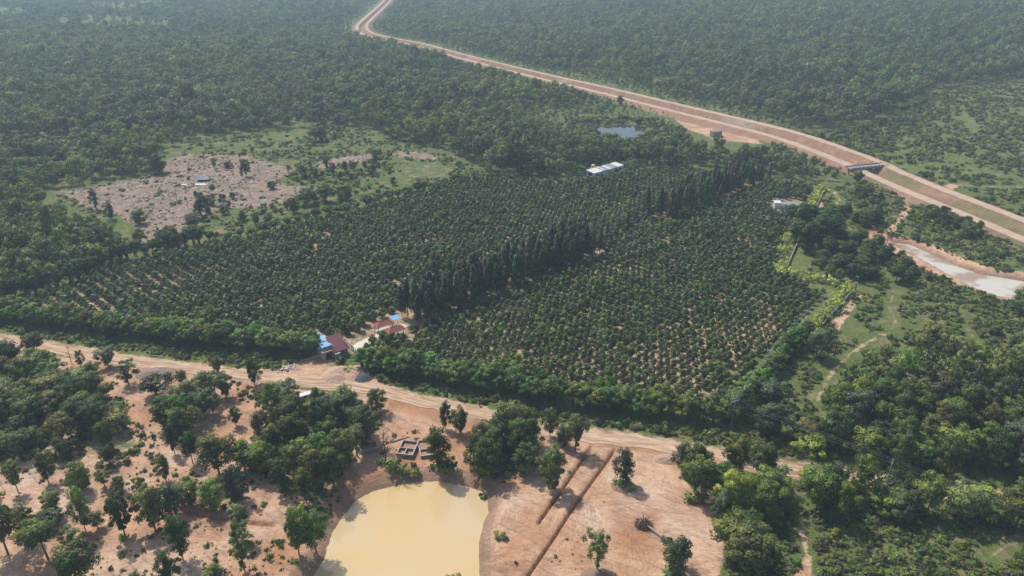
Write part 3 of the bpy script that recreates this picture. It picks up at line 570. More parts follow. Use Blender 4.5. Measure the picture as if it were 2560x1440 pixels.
def join_np(name, crown, mb):                        # crown and trunk in one mesh with two materials
    nv = len(crown.vertices); V = np.empty(nv * 3, np.float32); crown.vertices.foreach_get("co", V)
    Fc = np.arange(nv).reshape(-1, 4); Ft = np.array([f for f in mb.f if len(f) == 4], int) + nv
    me = mesh_np(name, np.concatenate([V.reshape(-1, 3), np.array(mb.v)]), np.concatenate([Fc, Ft]), [M_LEAF, M_BARK], np.concatenate([np.zeros(len(Fc)), np.ones(len(Ft))]))
    t = np.full(nv + len(mb.v), .5, np.float32); tt = np.empty(nv, np.float32); crown.attributes["tone"].data.foreach_get("value", tt); t[:nv] = tt
    a = me.attributes.new("tone", 'FLOAT', 'POINT'); a.data.foreach_set("value", t)
    tn = np.array(mb.v); tn = tn - np.array([0, 0, 1]) * tn[:, 2:3]; tn[:, 2] = .2; tn /= np.linalg.norm(tn, axis=1)[:, None]
    me.normals_split_custom_set_from_vertices([tuple(v) for v in np.concatenate([NRM[crown.name], tn])]); return me
ORCH = [join_np("orchard_tree", *orchard_template(s, 46)) for s in (51, 52, 53, 54)]
ORCH_FAR = [join_np("orchard_tree", *orchard_template(s, 17, 10, .55)) for s in (55, 56, 57)]
def shrub_template(seed, q=26, ncl=8, leaf=.3, flat=.6):
    rg = random.Random(seed); cl = [(rg.gauss(0, .5), rg.gauss(0, .5), abs(rg.gauss(.45, .25)) * flat + .12, rg.uniform(.28, .55)) for _ in range(ncl)]
    return crown_mesh("shrub", [leaves_np(cl, q, leaf, seed, 0.6)])
SHRUB = [shrub_template(s) for s in (61, 62, 63, 64)]
def far_tree_mesh(seed, kind):
    rg = random.Random(seed); cz, sz, ncl = {'r': (.66, .3, 11), 't': (.58, .40, 11), 's': (.76, .18, 9)}[kind]; cl = []
    for k in range(ncl):
        a = k * 2.4 + rg.random(); h = -.85 + 1.8 * (k + .5) / ncl; rr = math.sqrt(max(0, 1 - h * h)) * rg.uniform(.55, 1.0)
        cl.append((math.cos(a) * rr * 2.35, math.sin(a) * rr * 2.35, (cz + h * sz * .85) * H0, rg.uniform(.8, 1.35)))
    cr = crown_mesh("crown", [leaves_np(cl, 24, .72, seed, .35)])
    mb = MB(); mb.tube([(0, 0, -.3), (.1, .1, cz * H0)], [.18, .08], 4); return join_np("forest_tree", cr, mb)
FAR = [far_tree_mesh(70 + i, k) for i, k in enumerate("rrttsr")]
C_DARK, C_MID, C_LIME, C_BLUE, C_OLIVE, C_BAMB, C_YEL, C_CAS, C_BROWN = (.076, .114, .034), (.118, .172, .042), (.185, .235, .048), (.100, .142, .080), (.135, .142, .052), (.14, .225, .048), (.27, .32, .04), (.052, .082, .054), (.13, .105, .07)

# geometry-nodes scatter, one object per kind of uncountable cover
def scatter(name, label, cat, X, Y, S, temps, zoff=0.0, zs=None, ix=None):
    """temps: list of (mesh, colour)"""
    c = bpy.data.collections.new(name + "_shapes")
    for k, (m, colr) in enumerate(temps):
        m = m.copy(); m.materials[0] = leaf_of(colr)
        o = bpy.data.objects.new("%s_shape_%02d" % (name, k), m); o.color = (*colr, 1); c.objects.link(o)
    n = len(X); me = bpy.data.meshes.new(name); me.vertices.add(n)
    Z = ground_z(X, Y) + zoff; me.vertices.foreach_set("co", np.stack([X, Y, Z], 1).astype(np.float32).ravel())
    rg = np.random.default_rng(len(X)); S = np.asarray(S); zs = np.ones(n) if zs is None else zs
    for nm, ty, v in (("sxy", 'FLOAT', S), ("sz", 'FLOAT', S * zs), ("rz", 'FLOAT', rg.random(n) * 6.28)):
        a = me.attributes.new(nm, ty, 'POINT'); a.data.foreach_set("value", v.astype(np.float32))
    a = me.attributes.new("ix", 'INT', 'POINT'); a.data.foreach_set("value", (rg.integers(0, len(temps), n) if ix is None else ix).astype(np.int32))
    o = obj(name, me); tag(o, label, cat, None, "stuff")
    ng = bpy.data.node_groups.new(name, 'GeometryNodeTree'); ng.interface.new_socket("Geometry", in_out='INPUT', socket_type='NodeSocketGeometry'); ng.interface.new_socket("Geometry", in_out='OUTPUT', socket_type='NodeSocketGeometry')
    N = ng.nodes; L = ng.links; gi = N.new("NodeGroupInput"); go = N.new("NodeGroupOutput"); ip = N.new("GeometryNodeInstanceOnPoints"); ci = N.new("GeometryNodeCollectionInfo")
    ci.inputs["Collection"].default_value = c; ci.inputs["Separate Children"].default_value = True; ci.inputs["Reset Children"].default_value = True
    def att(nm, ty='FLOAT'): a = N.new("GeometryNodeInputNamedAttribute"); a.data_type = ty; a.inputs[0].default_value = nm; return a.outputs[0]
    cr = N.new("ShaderNodeCombineXYZ"); L.new(att("rz"), cr.inputs[2]); cs = N.new("ShaderNodeCombineXYZ"); sx = att("sxy"); L.new(sx, cs.inputs[0]); L.new(sx, cs.inputs[1]); L.new(att("sz"), cs.inputs[2])
    L.new(gi.outputs[0], ip.inputs["Points"]); L.new(ci.outputs[0], ip.inputs["Instance"]); ip.inputs["Pick Instance"].default_value = True; L.new(att("ix", 'INT'), ip.inputs["Instance Index"])
    L.new(cr.outputs[0], ip.inputs["Rotation"]); L.new(cs.outputs[0], ip.inputs["Scale"]); L.new(ip.outputs[0], go.inputs[0])
    md = o.modifiers.new("scatter", 'NODES'); md.node_group = ng; return o

# ------------------------------------------------------------------ individually placed trees
def clone(name, me, parent, colr=None):
    o = bpy.data.objects.new(name, me); COL.objects.link(o); o.parent = parent
    if colr: o.color = (*colr, 1)
    return o
NAMES = {'round': "broadleaf_tree", 'open': "broadleaf_tree", 'tall': "broadleaf_tree", 'spread': "spreading_tree", 'bushy': "bushy_tree", 'layer': "broadleaf_tree"}
TREEPOS = []
def plant_tree(x, y, h, w, kind, colr, label, group=None, name=None, lean=0.0, zoff=0.0):
    r = random.random() * 6.28
    e = empty(name or NAMES.get(kind, "tree"), (x, y, gz(x, y) - 0.05 + zoff), r, label, "tree", group)
    e.scale = (w / W0, w / W0, h / H0); e.rotation_euler = (lean * random.uniform(-1, 1), lean * random.uniform(-1, 1), r)
    cr, tr = random.choice(TREE[kind]); clone("crown", cr, e, colr); clone("trunk", tr, e); TREEPOS.append((x, y, w)); return e
def px_tree(px, py, top, wpx, kind, colr, label, group=None, **k):
    b = G(px, py); _, y0, d = proj(b); h = 5.0
    for _ in range(6): h *= (py - top) / max(1e-3, (y0 - proj(b + np.array([0, 0, h]))[1]))
    return plant_tree(b[0], b[1], h, wpx / FPX * d, kind, colr, label, group, **k)
T = [  # base x, base y, top y, crown width (photo px), shape, colour, label
 (45, 1228, 1148, 44, 'open', C_MID, "thin leafy tree at the far left edge of the clearing, leafy collar at its foot"),
 (122, 1208, 1128, 42, 'tall', C_DARK, "dark columnar tree standing alone on churned soil at far left"),
 (275, 1162, 1114, 36, 'round', C_DARK, "small dark round-headed tree beside the long low green bank"),
 (207, 1222, 1150, 60, 'bushy', C_MID, "dense bushy tree with a lime top left of the tyre-tracked slope"),
 (262, 1215, 1172, 40, 'open', C_OLIVE, "pale olive thin tree beside the dense bushy tree with lime top"),
 (136, 1284, 1226, 58, 'open', C_MID, "small open-crowned tree with a slanting bare trunk near the left edge"),
 (125, 1318, 1275, 72, 'bushy', C_DARK, "low dark bush-like tree under the slanting open-crowned tree"),
 (214, 1325, 1214, 46, 'tall', C_MID, "slim tall tree with narrow leafy column and bare lower trunk"),
 (245, 1320, 1280, 50, 'open', C_DARK, "small dark ragged tree just right of the slim columnar tree"),
 (312, 1337, 1226, 62, 'layer', C_DARK, "tiered dark tree on a slender trunk with a blotchy shadow to its right"),
 (388, 1324, 1214, 72, 'layer', C_MID, "wide drooping tree with curved bare trunk above the shadowed soil"),
 (432, 1300, 1208, 66, 'bushy', C_BLUE, "grey green bushy tree above the start of the earth ditch"),
 (458, 1400, 1286, 58, 'tall', C_DARK, "dark egg-shaped tree on a long thin leaning trunk"),
 (300, 1226, 1188, 34, 'bushy', C_DARK, "very dark small shrubby tree at the foot of the tracked slope"),
 (120, 1396, 1305, 98, 'spread', C_MID, "broad umbrella-shaped bright tree in the lower left corner"),
 (190, 1386, 1322, 62, 'open', C_MID, "open pale-leaved tree right of the umbrella-shaped tree"),
 (196, 1462, 1364, 100, 'round', C_DARK, "large round dark tree at the bottom edge left of the sunlit tracks"),
 (430, 1480, 1376, 48, 'tall', C_DARK, "narrow dark blue-green tree cut by the bottom edge with grey shadow beside it"),
 (550, 1500, 1412, 74, 'round', C_MID, "round bright treetop rising into the bottom edge of the photo"),
 (610, 1424, 1310, 64, 'open', C_MID, "sparse leafy tree with twisting trunk left of the orange cut bank"),
 (606, 1345, 1256, 56, 'open', C_BLUE, "thin grey-green tree overhanging the dark earth ditch"),
 (20, 1384, 1245, 84, 'round', C_OLIVE, "big loose olive tree leaning in from the left edge"),
 (72, 1350, 1262, 62, 'open', C_DARK, "dark ragged tree between the loose olive tree and umbrella tree"),
 (352, 1238, 1190, 24, 'open', C_LIME, "tiny lime sapling on open pinkish soil"),
 (415, 1202, 1134, 42, 'tall', C_MID, "slim green tree on the right side of the tracked soil slope"),
 (437, 1134, 1058, 30, 'tall', C_DARK, "tall thin dark tree at the top of the tracked soil slope"),
 (482, 1158, 1080, 44, 'round', C_DARK, "dark leaning tree beside the topmost thin dark tree of the slope"),
 (548, 1184, 1082, 92, 'round', C_OLIVE, "large full-headed tree on the sandy rise left of the dense grove"),
 (612, 1172, 1100, 66, 'round', C_MID, "round tree tucked behind the large full-headed tree"),
 (478, 1262, 1195, 70, 'bushy', C_MID, "bushy tree on the left end of the small hill thicket"),
 (532, 1276, 1200, 66, 'bushy', C_LIME, "bright lime tree in the middle of the small hill thicket"),
 (592, 1252, 1160, 66, 'bushy', C_BLUE, "dusky blue-green tree at the right end of the small hill thicket"),
 (88, 884, 834, 54, 'round', C_DARK, "dark tree leaning over the pale road at far left"),
 (20, 905, 850, 40, 'tall', C_DARK, "dark narrow tree near the left end of the road"),
 (270, 916, 868, 48, 'layer', C_BLUE, "wide grey-green tree on the near side of the road in the left part"),
 (205, 924, 874, 24, 'open', C_DARK, "thin wispy dark tree left of the wide grey-green roadside tree"),
 (228, 946, 904, 42, 'bushy', C_MID, "compact bright round tree just below the left part of the road"),
 (322, 962, 904, 58, 'open', C_DARK, "leaning tree with a long curved bare trunk over bare grey soil"),
 (390, 986, 938, 80, 'round', C_DARK, "broad dark roadside tree right of the bare grey mound"),
 (458, 966, 924, 28, 'round', C_MID, "small lollipop tree near the road before the dark double tree"),
 (546, 930, 893, 26, 'tall', C_DARK, "small dark tree growing at the very edge of the road"),
 (566, 992, 934, 48, 'layer', C_DARK, "dark tree with spreading top casting a long shadow on soil"),
 (522, 996, 926, 66, 'round', C_MID, "dusty green tree left of the dark spreading-top tree"),
 (637, 962, 894, 40, 'tall', C_DARK, "tall dark cigar-shaped tree standing right on the road edge"),
 (590, 1064, 1014, 28, 'tall', C_DARK, "lone dark slim tree on the shadowed soil before the dense grove"),
 (748, 1388, 1264, 62, 'tall', C_MID, "tall leafy tree on the left bank above the yellow pond"),
 (790, 1376, 1272, 74, 'round', C_MID, "rounded tree with forked trunk overhanging the yellow pond's left bank"),
 (1128, 1530, 1414, 76, 'open', C_LIME, "lime treetop poking up in front of the yellow pond at the bottom edge"),
 (1098, 1172, 1062, 66, 'tall', C_MID, "leafy tree beside the right-hand roofless foundation"),
 (1113, 1072, 1004, 34, 'tall', C_DARK, "slender blue-dark tree at the road edge left of the excavator"),
 (1152, 1084, 1018, 44, 'tall', C_DARK, "dark spire-like tree next to the excavator's orange cutting"),
 (1375, 1090, 1018, 40, 'tall', C_DARK, "dark upright tree silhouetted against the pale road"),
 (1438, 1128, 1034, 62, 'open', C_DARK, "forked dark tree between the road and the two trenches"),
 (1408, 1116, 1060, 40, 'bushy', C_DARK, "bushy dark tree tucked under the forked roadside tree"),
 (1382, 1222, 1118, 74, 'layer', C_MID, "flat-topped tree on a bare straight trunk left of the trenches"),
 (1558, 1206, 1120, 50, 'tall', C_BLUE, "oval silvery-green tree on its own mound right of the trenches"),
 (1492, 1428, 1322, 62, 'open', C_MID, "airy young tree on a thin trunk in the middle of the sandy clearing"),
 (1693, 1424, 1338, 76, 'bushy', C_BLUE, "dense blue-green tree with full crown right of the fallen log"),
 (1752, 1246, 1148, 88, 'spread', C_MID, "flat-crowned bright tree on thin stems at the clearing's right edge"),
 (1738, 1232, 1168, 26, 'tall', C_BLUE, "narrow blue-grey tree in front of the flat-crowned bright tree"),
 (1705, 1176, 1104, 52, 'tall', C_DARK, "dark tree where the road disappears into the right-hand wood"),
 (1745, 1180, 1108, 58, 'round', C_DARK, "dark round tree behind the flat-crowned tree at the clearing corner"),
 (1835, 1300, 1178, 86, 'tall', C_LIME, "tall yellow-green tree in the wood edge right of the clearing"),
 (1800, 1310, 1220, 50, 'tall', C_BLUE, "dusky slim tree left of the tall yellow-green tree"),
 (1850, 1140, 1092, 44, 'tall', C_DARK, "dark pointed tree closing off the visible end of the road"),
 (1905, 1200, 1108, 84, 'tall', C_DARK, "high dense dark tree between the road end and the power line"),
 (1928, 1012, 952, 76, 'round', C_BLUE, "big silvery blue-green tree at the plantation's near right corner"),
 (1968, 1052, 1012, 46, 'round', C_BLUE, "smaller grey-green tree below the big silvery corner tree"),
 (2040, 894, 820, 64, 'round', C_BLUE, "dark blue-grey round tree beside the plantation's right-hand hedge"),
 (1262, 1110, 1005, 92, 'tall', C_MID, "tall yellowish-topped tree between the excavator and the road"),
 (1215, 1190, 1090, 80, 'bushy', C_MID, "full round tree at the north-east corner above the yellow pond"),
 (398, 432, 378, 46, 'bushy', C_DARK, "big dark tree on the upper left edge of the brown field"),
 (800, 352, 316, 42, 'round', C_DARK, "large dark solitary tree in the green meadow behind the brown field"),
 (537, 425, 392, 14, 'open', C_DARK, "small thin-stemmed tree on the upper part of the brown field"),
 (616, 440, 396, 24, 'layer', C_DARK, "taller slanting dark tree on the upper right of the brown field"),
 (606, 446, 412, 9, 'tall', C_BROWN, "scorched spindly tree left of the taller slanting field tree"),
 (570, 419, 402, 22, 'bushy', C_BROWN, "low brown leafless thicket in the upper brown field"),
 (241, 524, 468, 20, 'tall', C_BROWN, "burnt dark column of a tree on the field's left side"),
 (278, 548, 504, 26, 'tall', C_DARK, "pointed dark tree on the lower left rim of the brown field"),
 (350, 560, 520, 38, 'bushy', C_DARK, "very dark squat tree beside the footpath at the brown field"),
 (512, 510, 484, 34, 'bushy', C_BROWN, "sprawling half-dead tree in the middle lower field"),
 (504, 545, 486, 22, 'tall', C_DARK, "dark ivy-covered stump tree in the lower field"),
 (574, 520, 500, 12, 'tall', C_DARK, "small dark post-like tree by the field's lower right"),
 (560, 535, 508, 26, 'bushy', C_DARK, "dark clumped tree at the field's lower right corner"),
 (478, 555, 532, 44, 'bushy', C_BROWN, "wide brown thicket on the field's lower rim"),
 (863, 426, 402, 15, 'round', C_DARK, "single dark tree on the green strip between the small tan fields"),
 (816, 418, 388, 22, 'layer', C_DARK, "dark tree at the left tip of the narrow tan field"),
 (936, 396, 372, 20, 'open', C_DARK, "small dark tree above the oval tan field"),
 (758, 440, 410, 26, 'round', C_DARK, "dark tree on the right rim of the brown field"),
 (815, 505, 462, 46, 'round', C_DARK, "big dark tree between the brown field and the plantation edge"),
 (772, 512, 470, 44, 'round', C_BLUE, "dusky round tree left of the big dark tree by the plantation edge"),
 (865, 500, 452, 48, 'bushy', C_MID, "green broad tree right of the big dark tree by the plantation edge"),
 (678, 472, 450, 24, 'bushy', C_DARK, "dark bush-like tree on the brown field's right edge"),
 (738, 530, 490, 26, 'open', C_BROWN, "bare reddish-brown tree by the plantation's far left edge"),
 (1430, 236, 214, 14, 'tall', C_DARK, "lone dark tree against the lower canal track at centre"),
 (1550, 262, 238, 18, 'tall', C_DARK, "second lone dark tree against the lower canal track"),
]
for t in T: px_tree(*t[:4], t[4], t[5], t[6])
for bx, by, sz, lab in [(965, 1160, 9.5, "leafless dark tree with vine-wrapped foot left of the foundations"), (648, 432, 4.5, "bare pale sapling on the right part of the brown field"), (425, 500, 5, "bare burnt tree on the left part of the brown field"), (505 + 120, 490, 4, "bare leaning snag in the middle of the brown field"),
                        (2215, 618, 5.5, "dead grey tree standing beside the muddy ditch"), (742, 500, 6, "dry leafless tree near the plantation's far left edge"), (470, 520, 5, "bare blackened tree at the lower middle of the brown field"), (443, 505, 6, "twiggy burnt tree in the lower left of the brown field"), (178, 905, 5, "leafless crooked tree beside the road at left")]:
    b = G(bx, by); e = empty("bare_tree", (b[0], b[1], gz(b[0], b[1])), random.random() * 6, lab, "dead tree"); e.scale = (sz / 9,) * 3; clone("branches", random.choice(BARE), e)

def fill(poly, spacing, jit=0.55, seed=0):
    P = np.array(poly); x0, y0 = P.min(0); x1, y1 = P.max(0); rg = np.random.default_rng(seed)
    X, Y = np.meshgrid(np.arange(x0, x1, spacing), np.arange(y0, y1, spacing)); X = X.ravel() + rg.uniform(-jit, jit, X.size) * spacing; Y = Y.ravel() + rg.uniform(-jit, jit, Y.size) * spacing
    m = psdf(poly, X, Y, 1.0) > 0; return X[m], Y[m]
def in_frame(x, y, mx=60, my=140):
    px, py, _ = proj((x, y, 0)); return -mx < px < 2560 + mx and -50 < py < 1440 + my
def grove(poly, spacing, hr, wr, kinds, label, group, seed, clear=True):
    X, Y = fill(GP(poly), spacing, seed=seed); rg = random.Random(seed); n = 0
    rd = ldist(ROADW, X, Y, 30)
    for x, y, r in zip(X, Y, rd):
        if r < 4.2 or not in_frame(x, y): continue
        if clear and any((x - a) ** 2 + (y - b) ** 2 < (1.1 + .22 * w) ** 2 for a, b, w in TREEPOS[:100]): continue
        if psdf(POND, np.array([x]), np.array([y]), 6)[0] > -3.0: continue
        k, c, lw = rg.choice(kinds); plant_tree(x, y, rg.uniform(*hr), rg.uniform(*wr), k, c, label % lw, group % lw); n += 1
    return n
MIXA = [('round', C_DARK, "dark green"), ('bushy', C_DARK, "dark green"), ('round', C_OLIVE, "olive green"), ('layer', C_DARK, "dark green"), ('open', C_MID, "bright green"), ('spread', C_OLIVE, "olive green"), ('bushy', C_MID, "bright green")]
MIXR = [('tall', C_MID, "bright green"), ('layer', C_MID, "bright green"), ('round', C_MID, "bright green"), ('round', C_LIME, "yellow-green"), ('layer', C_OLIVE, "olive green"), ('bushy', C_DARK, "dark green"), ('tall', C_LIME, "yellow-green"), ('round', C_BLUE, "grey-green")]
ng = [grove([(-60, 925), (60, 905), (130, 940), (250, 975), (320, 1020), (365, 1090), (335, 1135), (150, 1150), (-60, 1180)], 4.9, (4.5, 9), (4, 9), MIXA, "%s tree in the dense wood at the left edge below the road", "%s trees of the left wood", 1),
 grove([(400, 1020), (520, 995), (545, 1060), (500, 1112), (420, 1112)], 4.2, (6, 9), (4.5, 6.5), MIXA, "%s tree in the shady clump left of the tracked soil slope", "%s trees of the shady clump", 2),
 grove([(650, 1000), (760, 995), (880, 1010), (960, 1030), (950, 1070), (915, 1150), (880, 1215), (830, 1285), (770, 1280), (700, 1240), (640, 1205), (610, 1150), (650, 1080)], 5.0, (5, 10.5), (3.8, 7.5), MIXA + [('round', C_MID, "bright green"), ('layer', C_BLUE, "grey-green")], "%s tree in the dense grove between the road and yellow pond", "%s trees of the grove above the pond", 3),
 grove([(1190, 1180), (1200, 1110), (1250, 1090), (1330, 1110), (1345, 1170), (1300, 1200)], 3.8, (8, 11), (4.5, 6.5), MIXA, "%s tree in the tall copse between the pond and the road", "%s trees of the tall copse", 4),
 grove([(1760, 1180), (1850, 1150), (1900, 1075), (1990, 1100), (2060, 1010), (2150, 975), (2300, 965), (2560, 955), (2760, 955), (2760, 1350), (2560, 1325), (2450, 1330), (2300, 1300), (2100, 1315), (2000, 1285), (1900, 1310), (1870, 1440), (1860, 1560), (1800, 1560), (1820, 1400), (1810, 1330), (1780, 1260)], 4.8, (5.5, 11), (4.6, 8.2), MIXR, "%s broad-leaved tree in the dense wood filling the lower right", "%s trees of the lower right wood", 5)]
print("grove trees", ng)

# bamboo hedge clumps round the plantation, each clump a thing
def along(pts, step, jit=0.5):
    L = smooth_line(GP(pts), 0.5); s = np.concatenate([[0], np.cumsum(np.hypot(*np.diff(L, axis=0).T))]); out = []; q = 0.0
    while q < s[-1]: out.append((np.interp(q, s, L[:, 0]) + random.gauss(0, jit), np.interp(q, s, L[:, 1]) + random.gauss(0, jit))); q += step * random.uniform(.8, 1.2)
    return out
def bamboo(pts, step, h, w, colr, label, group, jit=.5, rows=(0,), name="bamboo_clump"):
    for off in rows:
        for x, y in along(pts, step, jit):
            x += off * 0.2; y += off; s = random.uniform(.7, 1.3)
            if not in_frame(x, y) or random.random() < .06: continue
            e = empty(name, (x, y, gz(x, y)), random.random() * 6.28, label, "bamboo", group); e.scale = (w * s / 4.6,) * 2 + (h * s / 6.0,)
            fo, cu = random.choice(BAMB); clone("foliage", fo, e, tuple(c * q_ for c, q_ in zip(colr, (random.uniform(.65, 1.3), random.uniform(.8, 1.2), random.uniform(.7, 1.3))))); clone("culms", cu, e)
bamboo([(-40, 800), (100, 812), (250, 832), (400, 850), (550, 868), (680, 880), (775, 886)], 2.2, 4.9, 4.6, C_BAMB, "feathery green bamboo clump in the tall front hedge left of the gatehouse", "front hedge bamboo left of the gatehouse", rows=(0, 2.6))
bamboo([(912, 922), (1000, 940), (1150, 964), (1300, 992), (1450, 1020), (1600, 1040), (1720, 1052), (1830, 1056)], 2.2, 5.2, 4.6, C_BAMB, "feathery green bamboo clump in the tall front hedge right of the gatehouse", "front hedge bamboo right of the gatehouse", rows=(0, 2.4))
bamboo([(1850, 1050), (1885, 985), (1930, 930), (1985, 870), (2020, 835)], 2.2, 5.0, 4.2, C_BAMB, "feathery bamboo clump along the plantation's right-hand edge", "right edge hedge bamboo")
bamboo([(1985, 600), (2005, 580), (2040, 575), (2060, 600), (2010, 625)], 3.0, 8.5, 7.5, (.075, .13, .05), "very tall dark feathery bamboo beside the right boundary wall", "tall bamboo by the boundary wall", jit=1.0)
bamboo([(-40, 760), (60, 742), (130, 718), (225, 685), (300, 655), (390, 635), (480, 612), (525, 604)], 3.0, 5.2, 4.6, (.07, .13, .04), "dark green bamboo clump in the hedge along the plantation's left edge", "left edge hedge bamboo")
bamboo([(540, 602), (640, 585), (760, 555), (900, 520), (1050, 480), (1150, 452)], 4.2, 3.6, 4.2, (.12, .19, .04), "light green clump in the low hedge behind the plantation", "back hedge clumps", name="hedge_clump")
# yellow-green clipped hedges: each run is one thing
def hedge(name, pts, w, h, colr, label, seed):
    L = smooth_line(GP(pts), 0.8); cl = []; rg = random.Random(seed); o0 = L[0]
    for p in L:
        for _ in range(4):
            x, y = p[0] + rg.gauss(0, w * .3), p[1] + rg.gauss(0, w * .3); cl.append((x - o0[0], y - o0[1], rg.uniform(.2, .9) * h + gz(x, y), rg.uniform(.45, .8)))
    o = obj(name, crown_mesh(name, [leaves_np(cl, 16, .5, seed, .6, (1.5, .6), whole=0.0)], [M_HEDGE]), None, (o0[0], o0[1], 0)); o.color = (*colr, 1); tag(o, label, "hedge")
hedge("hedge", [(1993, 862), (2030, 820), (2070, 780), (2122, 728)], 3.6, 2.4, C_YEL, "bright yellow-green hedge beside the boundary wall at the right corner", 81)
hedge("hedge", [(2118, 726), (2060, 708), (2000, 696), (1950, 684)], 3.2, 2.2, C_YEL, "short yellow-green hedge running back from the right corner", 82)
hedge("hedge", [(1948, 690), (1950, 650), (1962, 612), (1982, 590)], 3.8, 2.5, C_YEL, "thick yellow-green hedge inside the right-hand wall", 83)
hedge("hedge", [(2015, 545), (2030, 510), (2052, 473)], 3.4, 2.4, C_YEL, "yellow-green hedge near the white-roofed hut", 84)
hedge("hedge", [(2050, 470), (1990, 464), (1920, 452), (1880, 448)], 3.0, 2.0, (.12, .155, .035), "low hedge along the plantation's far right end", 85)
hedge("hedge", [(1720, 425), (1790, 436), (1840, 444)], 3.0, 2.0, (.12, .155, .035), "low pale hedge at the back of the plantation before the tall trees", 86)
hedge("hedge", [(1170, 440), (1230, 436), (1300, 450), (1380, 462), (1440, 460)], 3.4, 2.6, (.13, .18, .03), "yellow-green hedge along the back of the plantation left of the long shed", 87)
hedge("hedge", [(1560, 425), (1600, 412), (1680, 418), (1720, 425)], 3.4, 2.8, (.07, .12, .03), "green hedge along the plantation's back right of the long shed", 88)

# casuarina windbreak
casn = 0
CL_ = iter(["tall dark feathery casuarina in the front stretch of the windbreak", "low thin casuarina in the gap of the windbreak", "tall dark feathery casuarina in the far stretch of the windbreak"])
for seg, rows, step, hr in [([(1035, 805), (1150, 762), (1260, 722), (1380, 675), (1495, 632)], (-2.8, 0, 2.8, 5.2), 2.7, (8.5, 13)), ([(1515, 600), (1600, 560), (1650, 540)], (0,), 6.5, (5, 8)), ([(1650, 548), (1740, 515), (1820, 482), (1895, 456)], (-4, 0, 4), 3.4, (8, 13))]:
    cl_ = next(CL_)
    for r in rows:
        for x, y in along(seg, step, .6):
            s = random.uniform(*hr); x2, y2 = x - .73 * r, y + .68 * r
            e = empty("casuarina_tree", (x2, y2, gz(x2, y2)), random.random() * 6, cl_, "tree", "casuarinas: " + cl_[-38:].strip()); e.scale = (s / 10.5,) * 3
            cr, tr = random.choice(CASU); clone("crown", cr, e, tuple(c * random.uniform(.8, 1.5) for c in C_CAS) if random.random() < .9 else C_BROWN); clone("trunk", tr, e); casn += 1
CASL = [GP([(1035, 805), (1260, 722), (1495, 632)]), GP([(1650, 548), (1740, 515), (1895, 456)])]

# orchard grid
D1 = np.array([.683, .730]); D2 = np.array([-.730, .683]); o0 = G(1840, 1035)[:2]
A, B = np.meshgrid(np.arange(-260, 320, 3.35), np.arange(-60, 420, 2.15)); A = A.ravel(); B = B.ravel()
rg = np.random.default_rng(5)
X = o0[0] + D1[0] * A + D2[0] * B + rg.normal(0, .14, A.size); Y = o0[1] + D1[1] * A + D2[1] * B + rg.normal(0, .14, A.size)
keep = (psdf(PLANT, X, Y, 3) > 0.9)
for q in CASL: keep &= ldist(q, X, Y, 20) > 3.4
for hp, hr_ in [((850, 885), 7.5), ((800, 855), 4), ((962, 818), 5.0), ((992, 808), 3.5), ((985, 832), 4.0), ((1030, 800), 6), ((1050, 790), 5), ((1980, 520), 10), ((1515, 432), 9), ((1490, 440), 5), ((1545, 425), 5), ((1449, 628), 3.0)]:
    c = G(*hp); keep &= np.hypot(X - c[0], Y - c[1]) > hr_
DRV = smooth_line(GP([(886, 880), (930, 849), (960, 836), (1010, 812)]), 2.0); keep &= ldist(DRV, X, Y, 10) > 2.6
gap = vnoise(X, Y, 7, 31) * .5 + vnoise(X, Y, 2.2, 32) * .5; keep &= gap > .20
pr = np.array([proj((x, y, 0))[:2] for x, y in zip(X, Y)]); keep &= (pr[:, 0] > -80) & (pr[:, 0] < 2640)
X, Y = X[keep], Y[keep]; sz = .80 + .36 * vnoise(X, Y, 14, 33) + rg.normal(0, .09, X.size); left = X < G(880, 880)[0]
for hp, r_ in (((1840, 1000), 42), ((2020, 800), 30), ((200, 770), 40), ((420, 740), 30)):
    c_ = G(*hp); sz = sz * (1 - (.15 if hp[0] > 900 else .06) * np.exp(-((X - c_[0]) ** 2 + (Y - c_[1]) ** 2) / r_ ** 2))
d = np.hypot(X, Y); order = np.argsort(d / np.clip(sz, .6, 1.5)); near, rest = order[:300], order[300:]
proto = obj("orchard_tree", ORCH[0], None, (X[near[0]], Y[near[0]], gz(X[near[0]], Y[near[0]]))); 
for k, i in enumerate(near):
    o = proto if k == 0 else proto.copy()
    if k: COL.objects.link(o); o.data = random.choice(ORCH)
    o.location = (X[i], Y[i], gz(X[i], Y[i])); o.rotation_euler.z = random.random() * 6.28; s = float(sz[i]); o.scale = (s, s, s * random.uniform(.65, .95)); o.color = (*(C_MID if random.random() < .6 else C_DARK), 1)
    lo_ = ("dark" if o.color[0] < .08 else "bright") + " green orchard tree behind the front hedge, " + ("left" if left[i] else "right") + " of the driveway, " + ("small one" if s < .95 else "full grown one")
    tag(o, lo_, "tree", lo_)
scatter("orchard_trees", "dark green orchard trees in close rows covering the fenced plantation", "orchard", X[rest], Y[rest], sz[rest], [(m, c) for m in ORCH_FAR + ORCH[:1] for c in (C_DARK, (.082, .138, .040), (.096, .152, .046))], zs=rg.uniform(.62, .92, len(rest)))
print("orchard", len(X), "casuarina", casn)

